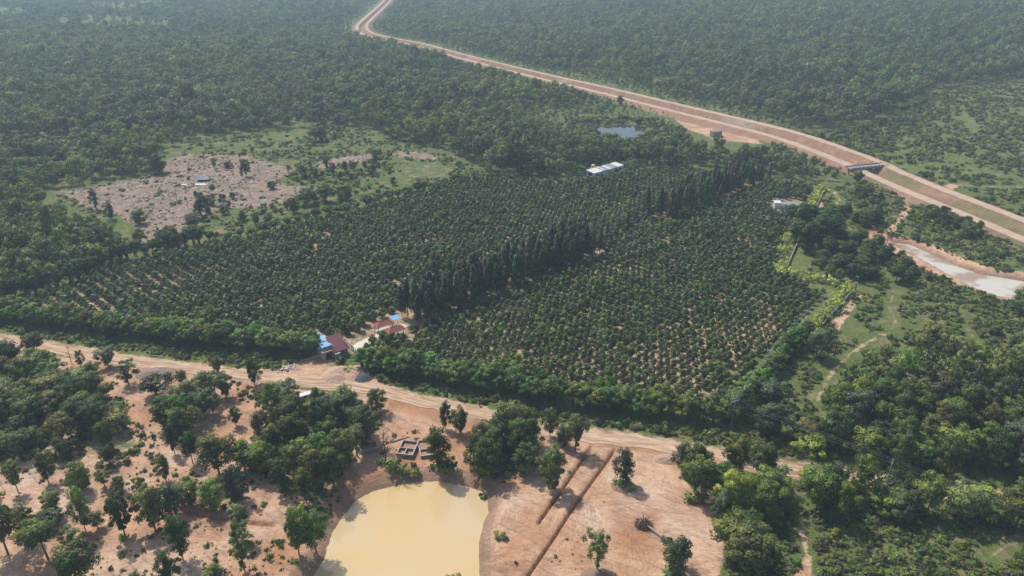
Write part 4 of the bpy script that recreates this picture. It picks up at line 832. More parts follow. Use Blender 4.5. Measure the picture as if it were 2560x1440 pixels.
# ------------------------------------------------------------------ far forest, one piece of stuff
ptsx, ptsy = [], []
y = 150.0; rg = np.random.default_rng(9)
while y < 1800:
    sp = 4.4 + 1.5 * min(1.0, max(0, (y - 250) / 900)); half = y * .73 + 35
    n = int(2 * half / sp); x = np.linspace(-half, half, n) + rg.uniform(-.42, .42, n) * sp; ptsx.append(x); ptsy.append(y + rg.uniform(-.42, .42, n) * sp); y += sp
X = np.concatenate(ptsx); Y = np.concatenate(ptsy)
keep = psdf(PLANT, X, Y, 6) < -3.5
for k, p in enumerate(OPENW): keep &= (psdf(p, X, Y, 3) < 0) | ((rg.random(X.size) < .14) if 2 <= k <= 5 else False)
keep &= near_canal(X, Y) > 13.5
cw = CANW[::4]; keep &= ~((ldist(cw, X, Y, 60) < 26) & (Y < 700) & (psdf(GP([(1685, 275), (1800, 320), (1900, 350), (1905, 385), (1720, 350), (1680, 320)]), X, Y, 5) > 0))
for P_ in (POND_FAR, POND_LEFT): keep &= psdf(P_, X, Y, 6) < -3
keep &= ldist(ROADW, X, Y, 20) > 9
for p, w in PATHSW: keep &= ldist(p, X, Y, 10) > 4
keep &= (vnoise(X, Y, 16, 41) * .6 + vnoise(X, Y, 5, 42) * .4) > .25
GPf = GP([(1470, 430), (1560, 405), (1580, 425), (1500, 450)]); keep &= psdf(GPf, X, Y, 5) < -2
X, Y = X[keep], Y[keep]
S = (.50 + .55 * vnoise(X, Y, 40, 43) + .22 * vnoise(X, Y, 12, 46) + .36 * rg.random(X.size) ** 1.6) * .93; S *= np.where(rg.random(X.size) < .06, 1.4, 1)
nc_ = ldist(CANW, X, Y, 60.0); S = np.where(Y < G(1290, 200)[1], S * np.clip((nc_ - 8) / 34, .28, 1), S * np.clip((nc_ - 6) / 30, .42, 1))
S = S * np.clip((-psdf(POND_FAR, X, Y, 50)) / 45, .4, 1)
# patches of lighter and darker woodland
cls = vnoise(X, Y, 90, 44) * .6 + vnoise(X, Y, 25, 45) * .4
FC = [C_DARK, C_DARK, C_MID, C_DARK, C_BLUE, C_OLIVE]
g0 = [(m, c) for m, c in zip(FAR, (C_DARK, (.058, .090, .032), C_DARK, C_BLUE, (.08, .112, .045), C_OLIVE))]
g1 = [(m, c) for m, c in zip(FAR, (C_MID, C_MID, C_LIME, C_DARK, C_OLIVE, C_MID))]
pick = np.where(rg.random(X.size) < np.clip((cls - .5) * 5 + .5, .08, .92), 6, 0) + rg.integers(0, 6, X.size)
scatter("forest", "endless dark green forest canopy stretching into the haze", "forest", X, Y, S, g0 + g1, zs=rg.uniform(.75, 1.3, X.size), ix=pick)
print("forest", len(X))

# scattered trees in the open scrub at right and left: mid-size stuff
sx, sy, ss, sh, shc = [], [], [], [], []
def sprinkle(poly, spacing, lo, prob, seed):
    X, Y = fill(GP(poly), spacing, seed=seed); m = (vnoise(X, Y, 14, seed) * .6 + vnoise(X, Y, 5, seed + 1) * .4) < prob; return X[m], Y[m]
SPR = [([(2095, 430), (2200, 345), (2300, 270), (2400, 235), (2650, 200), (2700, 640), (2560, 560), (2400, 480), (2250, 440)], 6.5, .25, 'g'), ([(2075, 480), (2160, 450), (2220, 490), (2190, 560), (2100, 600), (2060, 640), (2040, 600)], 4.8, .60, 'd'),
       ([(2265, 520), (2300, 510), (2440, 560), (2560, 612), (2700, 680), (2700, 700), (2560, 660), (2400, 592), (2290, 548)], 4.6, .56, 'd'), ([(1990, 640), (2060, 600), (2200, 600), (2230, 640), (2330, 690), (2280, 720), (2140, 715), (2020, 680)], 4.8, .58, 'd'),
       ([(2220, 740), (2560, 760), (2650, 780), (2650, 890), (2330, 890), (2240, 830)], 6.0, .34, 'd'), ([(2150, 760), (2260, 820), (2200, 850), (2110, 860), (2090, 820)], 6.0, .30, 'g'), ([(1940, 1080), (1990, 1000), (2060, 900), (2090, 880), (2060, 960), (2010, 1050)], 5.0, .34, 'g'),
       ([(470, 352), (620, 332), (760, 322), (930, 325), (970, 350), (930, 375), (740, 415), (620, 385), (500, 380)], 7.5, .36, 'g'), ([(740, 430), (860, 425), (960, 400), (980, 450), (1010, 460), (900, 510), (780, 530), (640, 575), (560, 575), (600, 530), (740, 500)], 5.2, .42, 'g'),
       ([(340, 600), (460, 580), (520, 590), (400, 640), (340, 620)], 5, .5, 'd'), ([(150, 500), (210, 525), (290, 560), (300, 600), (240, 600), (130, 530)], 6, .45, 'g'), ([(440, 500), (520, 480), (610, 500), (640, 525), (560, 560), (470, 565)], 4.5, .45, 'g'), ([(1620, 300), (1700, 310), (1700, 330), (1620, 330)], 6, .3, 'g'), ([(1440, 360), (1640, 368), (1640, 395), (1450, 420)], 4.6, .62, 'd'), ([(-40, 400), (40, 372), (190, 380), (190, 442), (60, 446)], 4.4, .5, 'd'), ([(1990, 340), (2160, 325), (2330, 245), (2300, 300), (2100, 390)], 5.5, .5, 'g')]
for k, (p, sp, pr_, ty) in enumerate(SPR):
    X, Y = sprinkle(p, sp, 0, pr_, 100 + 3 * k); m = near_canal(X, Y) > 13
    for P_ in (CREEK, POND_FAR): m &= psdf(P_, X, Y, 8) < -5
    for q, w in PATHSW: m &= ldist(q, X, Y, 10) > w + 1.4
    m &= psdf(PLANT, X, Y, 6) < -5.5
    for q in SOILW[1:9] + DRYW[2:3]: m &= psdf(q, X, Y, 4) < -1.5
    sx.append(X[m]); sy.append(Y[m]); ss.append(np.full(m.sum(), .62 if ty == 'd' else .42) * rg.uniform(.6, 1.35, m.sum()))
X, Y, S = map(np.concatenate, (sx, sy, ss)); d = np.hypot(X, Y) / S; o_ = np.argsort(d)[:110]
for i in o_:
    px_, py_, _ = proj((X[i], Y[i], 0)); wh = "in the meadow left of the plantation" if px_ < 1300 else "between the canal and the plantation's right wall" if py_ < 720 else "on the scrubland right of the plantation"
    c_ = random.choice([("dark", C_DARK), ("dark", C_DARK), ("bright", C_MID)]); lb = "%s green bushy tree %s" % (c_[0], wh)
    plant_tree(X[i], Y[i], S[i] * 8.2, S[i] * 7.5, random.choice(['bushy', 'bushy', 'round', 'tall']), c_[1], lb, lb)
m = np.ones(len(X), bool); m[o_] = False
scatter("scrub_trees", "dark low trees dotted over the rough green land", "scrub", X[m], Y[m], S[m], [(t[0], c) for t in TREE['bushy'] + TREE['round'][:1] for c in (C_DARK, C_MID, C_DARK)], zs=rg.uniform(.7, 1.1, m.sum()))
print("scrub trees", len(X))

# low shrubs and weeds
SH = []
def shrubs(poly, spacing, thr, smin, smax, seed, avoid_soil=False):
    X, Y = fill(GP(poly), spacing, seed=seed); m = (vnoise(X, Y, 11, seed) * .5 + vnoise(X, Y, 3.5, seed + 1) * .5) > thr
    m &= ldist(ROADW, X, Y, 8) > 3.4; m &= near_canal(X, Y) > 11.5
    for q, w in PATHSW: m &= ldist(q, X, Y, 8) > w * .9 + .3
    for L_, w, dd in TRENCH: m &= ldist(L_, X, Y, 4) > 1.0
    for P_, e in ((POND, 1.5), (CREEK, 1.5), (POND_FAR, 1)): m &= psdf(P_, X, Y, 6) < -e
    m &= psdf(PLANT, X, Y, 4) < -.5
    if avoid_soil:
        for p in SOILW[1:8]: m &= psdf(p, X, Y, 3) < .2
    X, Y = X[m], Y[m]; SH.append((X, Y, smin * .6 + (smax * 1.1 - smin * .6) * rg.random(X.size) ** 2.2))
for k, p in enumerate(GREENP): shrubs(p, 1.5, .34, .5, 1.3, 200 + k)
shrubs([(-60, 870), (-60, 800), (0, 815), (400, 862), (700, 893), (790, 900), (720, 915), (640, 930), (400, 905), (130, 862), (0, 842)], 1.15, 0.19, .5, 1.15, 220, True)
shrubs([(905, 925), (1100, 965), (1300, 1005), (1500, 1045), (1700, 1070), (1850, 1075), (1950, 1085), (1960, 1155), (1830, 1135), (1600, 1092), (1340, 1055), (1180, 1018), (990, 970)], 1.1, 0.16, .5, 1.25, 222, True)
shrubs([(1855, 1060), (1960, 870), (2060, 780), (2130, 735), (2330, 740), (2560, 770), (2700, 780), (2700, 930), (2300, 920), (2120, 930), (2040, 1000), (1990, 1090), (1900, 1090)], 1.15, .36, .25, 1.1, 224, True)
shrubs([(1985, 690), (2060, 640), (2200, 600), (2330, 690), (2560, 765), (2300, 760), (2140, 715), (2060, 700)], 1.4, .34, .35, 1.4, 226, True)
shrubs([(2040, 640), (2060, 470), (2180, 450), (2260, 500), (2400, 540), (2700, 660), (2700, 760), (2560, 700), (2300, 620), (2150, 590)], 1.7, .33, .4, 1.5, 228, True)
shrubs([(2060, 410), (2100, 395), (2200, 340), (2350, 220), (2560, 185), (2750, 190), (2750, 650), (2560, 560), (2380, 470), (2200, 420)], 2.2, .40, .5, 1.8, 230, True)
shrubs([(1820, 1500), (1830, 1330), (1900, 1290), (2560, 1270), (2760, 1300), (2900, 1800), (1820, 1800)], 1.0, 0.19, .4, 1.15, 232, True)
shrubs([(1780, 1220), (1900, 1110), (2060, 960), (2300, 920), (2760, 910), (2760, 1300), (1900, 1320)], 2.4, 0.26, .6, 1.4, 234)
shrubs([(120, 490), (420, 430), (480, 350), (760, 320), (930, 320), (1180, 415), (1190, 450), (640, 600), (420, 650), (300, 610), (340, 560), (200, 530)], 2.0, .40, .35, 1.3, 236)
shrubs([(-80, 905), (300, 925), (640, 965), (900, 1010), (1180, 1060), (1180, 1190), (960, 1200), (800, 1330), (740, 1700), (-300, 1700)], 1.6, .58, .2, .7, 250)
shrubs([(1200, 1080), (1480, 1110), (1720, 1160), (1800, 1340), (1760, 1540), (1230, 1540), (1230, 1260)], 2.2, .66, .15, .45, 252)
shrubs([(1990, 335), (2150, 320), (2330, 240), (2330, 300), (2200, 380), (2100, 395)], 2.4, .2, .8, 2.0, 238)
shrubs([(1420, 300), (1480, 295), (1640, 300), (1715, 330), (1680, 370), (1630, 400), (1500, 400), (1430, 355)], 2.0, .22, .9, 2.8, 240)
shrubs([(-60, 352), (120, 345), (220, 348), (215, 385), (180, 440), (60, 445), (-60, 400)], 2.2, .25, .9, 2.6, 242)
shrubs([(1470, 450), (1440, 440), (1550, 402), (1600, 410), (1620, 425)], 2.0, .3, .7, 1.6, 244)
X, Y, S = (np.concatenate([s[i] for s in SH]) for i in range(3))
m = np.ones(len(X), bool)
for k, p in enumerate(DRYW): m &= ~((psdf(p, X, Y, 3) > 0) & (rg.random(X.size) < (.985 if k == 2 else .93)))
X, Y, S = X[m], Y[m], S[m]
scatter("undergrowth", "low green shrubs and weeds covering verges and scrubland", "undergrowth", X, Y, S, [(mm, c) for mm in SHRUB for c in (C_MID, (.135, .200, .045), (.105, .16, .042), (.17, .225, .055), C_OLIVE, (.18, .21, .07))] + [(SHRUB[0], C_BROWN), (SHRUB[2], C_BROWN), (SHRUB[1], (.20, .24, .06))], zs=rg.uniform(.6, 1.3, X.size))
print("shrubs", len(X))
X, Y = [], []
for p in DRYW[:2]: a_, b_ = fill(p, 1.9, seed=301); X.append(a_); Y.append(b_)
X, Y = np.concatenate(X), np.concatenate(Y); m = (vnoise(X, Y, 9, 302) * .5 + vnoise(X, Y, 2.5, 303) * .5) > .47; X, Y = X[m], Y[m]
scatter("brush_debris", "dry brown brush and cut branches littering the cleared field", "brush", X, Y, .2 + .55 * rg.random(X.size) ** 2.5, [(mm, c) for mm in SHRUB for c in (C_BROWN, (.11, .09, .07), (.20, .16, .12), (.10, .12, .05))], zs=rg.uniform(.4, .9, X.size))
# a few weed tufts that stand alone on the bare clearing
for px, py, s, lab in [(1558, 1212, 1.9, "leafy ring of weeds round the foot of the silvery oval tree"), (1690, 1436, 1.9, "low weeds at the foot of the dense blue-green tree"), (1253, 1348, 1.2, "small round weed tuft right of the yellow pond"), (1740, 1246, 2.0, "dark weeds under the flat-crowned tree"),
                       (1385, 1216, .9, "tiny weed tuft beside the flat-topped tree's trunk"), (1425, 1182, .5, "tiny lone seedling on the sand between trees and trench"), (968, 1168, 2.4, "lush green weed patch left above the yellow pond"), (1030, 1172, 2.2, "lush green weed patch in the middle above the yellow pond"), (1110, 1170, 2.2, "lush green weed patch right above the yellow pond"),
                       (868, 930, 2.0, "bright yellow-green bush beside the gatehouse drive"), (845, 905, 1.7, "dark bush in front of the gatehouse wall"), (1205, 1222, 1.2, "small weed clump on the pond's upper right bank"), (305, 1345, 1.0, "green weeds at the foot of the tiered dark tree"), (1945, 1480, 2, "green shrub at the bottom of the meadow path")]:
    b = G(px, py); o = obj("weed_tuft", random.choice(SHRUB), None, (b[0], b[1], gz(b[0], b[1]) - .05), random.random() * 6); o.scale = (s, s, s * .9); o.color = (*(C_LIME if 'yellow' in lab else C_BAMB), 1); tag(o, lab, "weeds")
#%%PART3
# ------------------------------------------------------------------ buildings and small things
M_MAROON = simple("maroon_sheet", (0.15, 0.028, 0.040), 0.45, 0.2, 1.0, spec=.4)
M_TILE = simple("red_tiles", (0.27, 0.085, 0.065), 0.7, 0.25, 1.5)
M_BLUE = simple("blue_sheet", (0.15, 0.36, 0.58), 0.4, 0.12, 1.0, spec=.5)
M_WALL = simple("grey_render", (0.30, 0.25, 0.225), 0.9, 0.3, 1.0)
M_BEIGE = simple("beige_render", (0.46, 0.38, 0.32), 0.9, 0.2, 1.0)
M_WHITE = simple("white_paint", (0.60, 0.60, 0.59), 0.6, 0.12, 1.2)
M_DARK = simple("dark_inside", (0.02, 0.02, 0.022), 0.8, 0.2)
M_GREYR = simple("grey_sheet", (0.30, 0.295, 0.295), 0.6, 0.25, 1.5)
M_LBLUE = simple("light_blue_paint", (0.33, 0.50, 0.58), 0.7, 0.15)
M_REDD = simple("red_door_paint", (0.19, 0.045, 0.035), 0.6, 0.3)
M_YELP = simple("yellow_paint", (0.80, 0.62, 0.22), 0.45, 0.2, 1.5)
M_STEEL = simple("galvanised_steel", (0.55, 0.55, 0.55), 0.5, 0.2, 2, metal=.4)
M_RUB = simple("rubber", (0.02, 0.02, 0.02), 0.9, 0.3)
def frame(px, py, ax):                               # local frame at a ground point: x along ax, y perpendicular (left)
    b = G(px, py); return (b[0], b[1], gz(b[0], b[1])), math.atan2(ax[1], ax[0])
def ribbed(mb, q, n, r=0.03):                        # ribs along edge 0->3 of a roof quad
    q = [Vector(p) for p in q]
    for k in range(n + 1):
        t = k / n; mb.tube([q[0].lerp(q[1], t), q[3].lerp(q[2], t)], r, 4, False)
# gatehouse: x along the front (down-right in the photo), y inwards
loc, rz = frame(838, 897, (0.81, 0.58))
gh = empty("gatehouse", loc, rz, "two-storey gatehouse with a maroon sheet roof at the plantation gate", "building"); gh.scale = (.8, .8, .76)
mb = MB(); mb.box(0, 4.6, 0, 0.18, 0, 3.0); mb.box(0, .18, .18, 5.6, 0, 4.9); mb.box(4.42, 4.6, .18, 5.6, 0, 4.9); mb.box(.18, 4.42, 5.42, 5.6, 0, 5.2)
mb.build("wall", M_WALL, gh)
mb = MB(); q = [(-.35, -.7, 3.0), (5.0, -.7, 3.0), (5.0, 6.0, 5.9), (-.35, 6.0, 5.9)]; mb.slab(q, .08); ribbed(mb, q, 16); mb.build("roof", M_MAROON, gh)
mb = MB(); mb.box(-3.6, -.002, 1.0, 1.2, 0, 3.1); mb.box(-3.6, -3.4, 1.2, 5.0, 0, 3.1); mb.build("wall", M_BEIGE, gh)
mb = MB(); mb.box(-3.9, .1, .7, 5.2, 3.1, 3.3); mb.build("flat_roof", M_GREYR, gh)
mb = MB(); mb.box(-2.6, -.5, .94, .998, 0, 2.5); w = mb.build("gate_opening", M_DARK, gh); mb = MB(); mb.box(-1.5, -.5, .86, .935, 0, 2.3); mb.build("gate_leaf", M_REDD, w)
mb = MB(); mb.box(-3.2, -.05, 2.2, 4.6, 3.302, 4.6); mb.build("upper_room", M_LBLUE, gh)
mb = MB(); q = [(-3.4, 1.95, 4.6), (-.02, 1.95, 4.6), (-.02, 4.8, 4.95), (-3.4, 4.8, 4.95)]; mb.slab(q, .05); ribbed(mb, q, 9, .02); mb.build("upper_roof", M_BLUE, gh)
mb = MB(); mb.box(-3.0, -1.6, 2.14, 2.198, 3.4, 4.5); w = mb.build("window", M_WHITE, gh); mb = MB(); mb.box(-2.65, -1.95, 2.1, 2.138, 3.65, 4.3); mb.build("pane", M_DARK, w)
mb = MB(); mb.box(1.1, 2.1, -.05, -.003, 1.1, 2.1); w = mb.build("window", M_WHITE, gh); mb = MB(); mb.box(1.2, 2.0, -.09, -.052, 1.2, 2.0); mb.build("pane", M_DARK, w)
mb = MB(); mb.box(0.1, 1.3, -1.4, -1.2, 0, 2.4); mb.build("porch_wall", M_BEIGE, gh)
mb = MB(); mb.box(-.05, 0.1, -1.4, 0, 0, 2.6); mb.box(-.3, 1.5, -1.6, -.003, 2.6, 2.72); mb.build("porch", M_GREYR, gh)
for k, (x, y, z, l) in enumerate([(5.3, .4, 2.1, 4.6), (5.4, -1.0, 1.8, 3.0)]):
    mb = MB(); [mb.box(x, x + .14, y + t, y + t + .14, 0, z) for t in np.arange(0, l, 1.1)]; mb.box(x + .03, x + .11, y, y + l, z - .25, z - .12); mb.box(x + .03, x + .11, y, y + l, .5, .62)
    f = mb.build("fence", M_WHITE, None, loc, rz); tag(f, ["white post fence beside the gatehouse drive", "short white rail fence at the gatehouse front corner"][k], "fence")
def shed(name, px, py, ax, L, W, h0, h1, mroof, label, cat="shed", walls=True, mwall=None):
    loc, rz = frame(px, py, ax); e = empty(name, loc, rz, label, cat)
    mb = MB(); q = [(-.3, -.3, h0), (L + .3, -.3, h0), (L + .3, W + .3, h1), (-.3, W + .3, h1)]; mb.slab(q, .05); ribbed(mb, q, max(4, int(L * 2)), .02); mb.build("roof", mroof, e)
    for x in (0, L):
        for y in (0, W): mb = MB(); mb.box(x - .06, x + .06, y - .06, y + .06, 0, h0 - .08 if y == 0 else h1 - .08); mb.build("post", M_STEEL, e)
    if walls: mb = MB(); mb.box(.1, L - .1, W - .2, W - .08, 0, h0 - .1); mb.box(.1, .22, .3, W - .22, 0, h0 - .1); mb.build("wall", mwall or M_BEIGE, e)
    return e
shed("blue_shed", 783, 876, (0.9, 0.43), 3.6, 1.9, 2.3, 2.7, M_BLUE, "lean-to with a light blue sheet roof left of the gatehouse, half under bamboo")
shed("blue_shed", 787, 868, (0.81, 0.58), 2.2, 2.2, 2.3, 2.7, M_BLUE, "small shed with a light blue sheet roof behind the gatehouse")
def hip(name, px, py, ax, L, W, h, rise, label, mat=M_TILE):
    loc, rz = frame(px, py, ax); e = empty(name, loc, rz, label, "pavilion"); o = .5
    mb = MB(); b = [(-o, -o, h), (L + o, -o, h), (L + o, W + o, h), (-o, W + o, h)]; r = [(W * .45, W / 2, h + rise), (L - W * .45, W / 2, h + rise)]
    mb.add(b + r, [(0, 1, 5, 4), (1, 2, 5), (2, 3, 4, 5), (3, 0, 4), (3, 2, 1, 0)])
    ro = mb.build("roof", mat, e); mb = MB(); mb.tube([r[0], r[1]], .08, 5)
    for i, j in ((0, 0), (3, 0), (1, 1), (2, 1)): mb.tube([b[i], r[j]], .06, 5)
    mb.build("ridge_tiles", mat, ro)
    for x in (0, L):
        for y in (0, W): mb = MB(); mb.box(x - .09, x + .09, y - .09, y + .09, 0, h - .003); mb.build("post", M_WALL, e)
    mb = MB(); mb.box(-.2, L + .2, -.2, W + .2, -.2, .15); mb.build("floor", M_CONC, e); return e
hip("roofed_pavilion", 947, 836, (0.81, 0.58), 4.4, 2.4, 2.2, 1.0, "open pavilion with a red tiled hip roof on the far side of the driveway")
hip("roofed_pavilion", 976, 850, (0.81, 0.58), 4.2, 2.4, 2.1, 1.0, "second red tiled pavilion half hidden by orchard trees right of the driveway")
shed("blue_shed", 985, 819, (0.81, 0.58), 2.0, 1.6, 2.5, 2.8, M_BLUE, "tiny blue-roofed shed behind the red tiled pavilion", walls=False)
# long white shed at the back of the plantation
A_, B_ = G(1484, 448), G(1557, 427); dv = B_ - A_; Ls = float(np.hypot(dv[0], dv[1])); loc = (A_[0], A_[1], gz(A_[0], A_[1])); rz = math.atan2(dv[1], dv[0])
e = empty("long_shed", loc, rz, "long low white-walled shed with pale sheet roof behind the plantation", "shed")
mb = MB(); mb.box(0, Ls, 0, .2, 0, 2.9); mb.box(0, .2, .2, 4.4, 0, 2.9); mb.box(Ls - .2, Ls, .2, 4.4, 0, 2.9); mb.box(.2, Ls - .2, 4.2, 4.4, 0, 2.9); mb.build("wall", M_WHITE, e)
for k, (a, b, m, dz) in enumerate([(-.3, .30, M_WHITE, 0), (.302, .36, M_WHITE, .25), (.37, .5, M_GREYR, -.05), (.503, .60, M_WHITE, 0), (.603, .8, M_GREYR, .03), (.804, 1.0, M_WHITE, 0)]):
    x0, x1 = (a if a < 0 else a * Ls), b * Ls; mb = MB(); q = [(x0, -.4, 3.0 + dz), (x1, -.4, 3.0 + dz), (x1, 4.7, 3.5 + dz), (x0, 4.7, 3.5 + dz)]; mb.slab(q, .06); ribbed(mb, q, 7, .025); r_ = mb.build("roof_panel", m, e)
for x in (.08, .2, .45, .72, .86): mb = MB(); mb.box(x * Ls, x * Ls + 1.3, -.06, -.003, .9, 2.1); w = mb.build("window", M_DARK, e)
mb = MB(); mb.box(-.05, -.003, 1.0, 3.4, 1.2, 2.7); mb.build("doorway", M_DARK, e)
loc2 = U(1503, 436, 0); mb = MB(); mb.lathe([(.9, 0), (.95, .1), (.95, 1.5), (.8, 1.75), (.3, 1.9), (.25, 2.0)], 16); t_ = mb.build("water_tank", M_YELP, None, (A_[0] + math.cos(rz) * 6.5 - math.sin(rz) * 6.5, A_[1] + math.sin(rz) * 6.5 + math.cos(rz) * 6.5, 2.6)); tag(t_, "pale yellow water tank rising behind the long white shed", "water tank")
mb = MB(); [mb.box(x - .08, x + .08, y - .08, y + .08, -2.7, -.14) for x in (-.7, .7) for y in (-.7, .7)]; mb.box(-1.05, 1.05, -1.05, 1.05, -.14, -.003); mb.build("tank_stand", M_CONC, t_)
# hut near the far right corner
loc, rz = frame(1955, 523, (0.93, 0.36)); loc = tuple(loc); rz = rz - .55
e = empty("farm_hut", loc, rz, "low grey-roofed farm hut with a white annexe near the plantation's far right corner", "hut"); e.scale = (.8, .8, .8)
mb = MB(); mb.box(0, 8.0, 0, .2, 0, 2.6); mb.box(0, .2, .2, 3.8, 0, 2.6); mb.box(7.8, 8, .2, 3.8, 0, 2.6); mb.box(.2, 7.8, 3.6, 3.8, 0, 2.6); mb.build("wall", M_LBLUE, e)
mb = MB(); q = [(-.5, -.5, 2.65), (8.5, -.5, 2.65), (8.5, 2.0, 3.4), (-.5, 2.0, 3.4)]; mb.slab(q, .06); ribbed(mb, q, 14, .02); q = [(-.5, 2.0, 3.4), (8.5, 2.0, 3.4), (8.5, 4.4, 2.75), (-.5, 4.4, 2.75)]; mb.slab(q, .06); mb.build("roof", M_GREYR, e)
mb = MB(); mb.box(-3.6, -.6, 1.2, 4.4, 0, 2.5); a_ = mb.build("annexe", M_WHITE, e); mb = MB(); mb.slab([(-4.0, .9, 2.9), (-.55, .9, 2.9), (-.55, 4.7, 3.2), (-4.0, 4.7, 3.2)], .06); mb.build("annexe_roof", M_WHITE, a_)
mb = MB(); mb.add([(8.6, 1.8, 3.2), (11.4, 1.8, 2.3), (11.4, 4.2, 2.3), (8.6, 4.2, 3.2), (10, 3, 3.9)], [(0, 1, 4), (1, 2, 4), (2, 3, 4), (3, 0, 4), (3, 2, 1, 0)]); mb.build("porch_roof", M_GREYR, e)
mb = MB(); mb.box(8.8, 8.95, 1.9, 2.05, 0, 3.0); mb.box(11.1, 11.25, 1.9, 2.05, 0, 2.35); mb.box(11.1, 11.25, 4.0, 4.15, 0, 2.35); mb.build("porch_posts", M_STEEL, e)
for x in (1.2, 5.2): mb = MB(); mb.box(x, x + 1.1, -.05, -.003, 1.0, 2.0); mb.build("window", M_DARK, e)
mb = MB(); mb.box(3.4, 4.4, -.06, -.003, 0, 2.1); mb.build("door", M_DARK, e)
# boundary walls
def wallrun(pts, h, label, post=3.0):
    L = smooth_line(GP(pts), 1.0); s = np.concatenate([[0], np.cumsum(np.hypot(*np.diff(L, axis=0).T))]); e = empty("boundary_wall", (L[0][0], L[0][1], 0), 0, label, "wall")
    mb = MB(); pm = MB()
    for k in range(len(L) - 1):
        a, b = L[k] - L[0], L[k + 1] - L[0]; d = (b - a) / (np.hypot(*(b - a)) + 1e-9); n = np.array([-d[1], d[0]]) * .06; z = gz(*L[k])
        mb.add([(*(a - n), z - .3), (*(b - n), z - .3), (*(b + n), z - .3), (*(a + n), z - .3), (*(a - n), z + h), (*(b - n), z + h), (*(b + n), z + h), (*(a + n), z + h)], [(0, 1, 5, 4), (2, 3, 7, 6), (4, 5, 6, 7), (0, 4, 7, 3), (1, 2, 6, 5)])
    mb.build("panel", M_CONC, e)
    for q in np.arange(0, s[-1], post): x, y = np.interp(q, s, L[:, 0]) - L[0][0], np.interp(q, s, L[:, 1]) - L[0][1]; pm = MB(); pm.box(x - .1, x + .1, y - .1, y + .1, -.3, h + .25); pm.build("post", M_CONC, e)
wallrun([(2063, 472), (2050, 500), (2034, 534)], 1.1, "far stretch of concrete boundary wall beside the bare soil strip")
wallrun([(2001, 596), (1984, 632), (1967, 672)], 1.1, "middle stretch of concrete boundary wall right of the thick hedge")
wallrun([(2134, 730), (2100, 765), (2055, 818)], 1.1, "near stretch of concrete boundary wall beside the yellow hedge")
mb = MB(); mb.box(-.3, .3, -.3, .3, 0, 2.6); mb.box(-.4, .4, -.4, .4, 2.6, 2.75); b = G(2134, 728); tag(mb.build("corner_pillar", M_WALL, None, (b[0] + .5, b[1] + .5, b[2])), "dark square corner pillar where hedge and wall meet", "pillar")
# canal bridge
M_GREYC = simple("weathered_concrete", (.27, .26, .25), .9, .3, 2)
a_, b_ = G(2120, 431), G(2212, 421); dv = b_ - a_; Lb = float(np.hypot(dv[0], dv[1])); rz = math.atan2(dv[1], dv[0]); hb = float(hill(*((a_ + b_) / 2)[:2]))
e = empty("bridge", (a_[0], a_[1], hb), rz, "grey concrete slab bridge crossing the canal", "bridge")
mb = MB(); mb.box(0, Lb, -2, 2.2, 1.5, 2.1); mb.build("deck", M_GREYC, e, bevel=.03)
for y in (-2, 2.0): mb = MB(); mb.box(0, Lb, y, y + .2, 2.103, 2.5); [mb.box(x, x + .3, y - .02, y + .22, 2.5, 2.85) for x in np.arange(0, Lb - .3, 2.2)]; mb.build("parapet", M_GREYC, e)
for x in (Lb * .42, Lb * .58): mb = MB(); mb.box(x - .35, x + .35, -1.8, 2.0, -2.5, 1.497); mb.build("pier", M_WALL, e)
# culvert block on the canal bank
b = G(1793, 343); mb = MB(); mb.box(-3, 3, 0, .35, -.2, 2.8); mb.box(-3, -2.65, .35, 3, -.2, 2.8); mb.box(2.65, 3, .35, 3, -.2, 2.8); mb.box(-3, 3, .35, 3.2, 2.8, 3.0); cv = mb.build("culvert", M_WALL, None, (b[0], b[1], gz(b[0], b[1]) + .2), .35)
tag(cv, "square grey concrete culvert mouth in the brown canal bank", "culvert"); mb = MB(); [mb.box(x, x + .2, -.12, -.003, .1, 2.7) for x in (-2.9, -1.6, -.1, 1.4, 2.7)]; mb.box(-3.0, 3.0, -.2, -.123, 2.5, 2.8); mb.build("face_ribs", M_CONC, cv)
# heaps
def heap(name, px, py, rx, ry, h, mat, label, cat, seed, lumps=1):
    b = G(px, py); n = 40; V, F = [], []; rg2 = np.random.default_rng(seed)
    g = np.linspace(-1, 1, n); XX, YY = np.meshgrid(g, g); r = np.hypot(XX, YY); Z = np.clip(1 - r ** 1.7, 0, 1)
    if lumps > 1: Z = np.maximum(np.clip(1 - np.hypot((XX + .33) * 1.45, YY * 1.05) ** 1.5, 0, 1), .92 * np.clip(1 - np.hypot((XX - .42) * 1.6, (YY - .1) * 1.1) ** 1.5, 0, 1))
    Z = Z * h * (1 + .25 * (vnoise(XX * 10, YY * 10, 2.5, seed) - .5)) + (vnoise(XX * 30, YY * 30, 1.6, seed + 1) - .5) * .15 * h * (Z > 0) - .05
    V = np.stack([XX * rx, YY * ry, Z], 2).reshape(-1, 3); ii = (np.arange(n - 1)[:, None] * n + np.arange(n - 1)).ravel(); F = np.stack([ii, ii + 1, ii + n + 1, ii + n], 1)
    rr = r.ravel()[F].max(1); me = mesh_np(name, V, F[rr < 1.02], [mat], smooth=True); tag(obj(name, me, None, (b[0], b[1], gz(b[0], b[1]))), label, cat)
heap("sand_heap", 862, 936, 5.8, 4.6, 1.6, simple("sand", (.47, .31, .22), .95, .25, 1.2), "twin-peaked heap of pink sand beside the road at the gate", "sand heap", 3, 2)
heap("gravel_heap", 908, 942, 2.9, 3.1, 1.2, simple("gravel", (.085, .09, .10), .9, .45, 12, c2=(.05, .052, .06), bump=.08), "low heap of dark blue-grey gravel at the roadside", "gravel heap", 4)
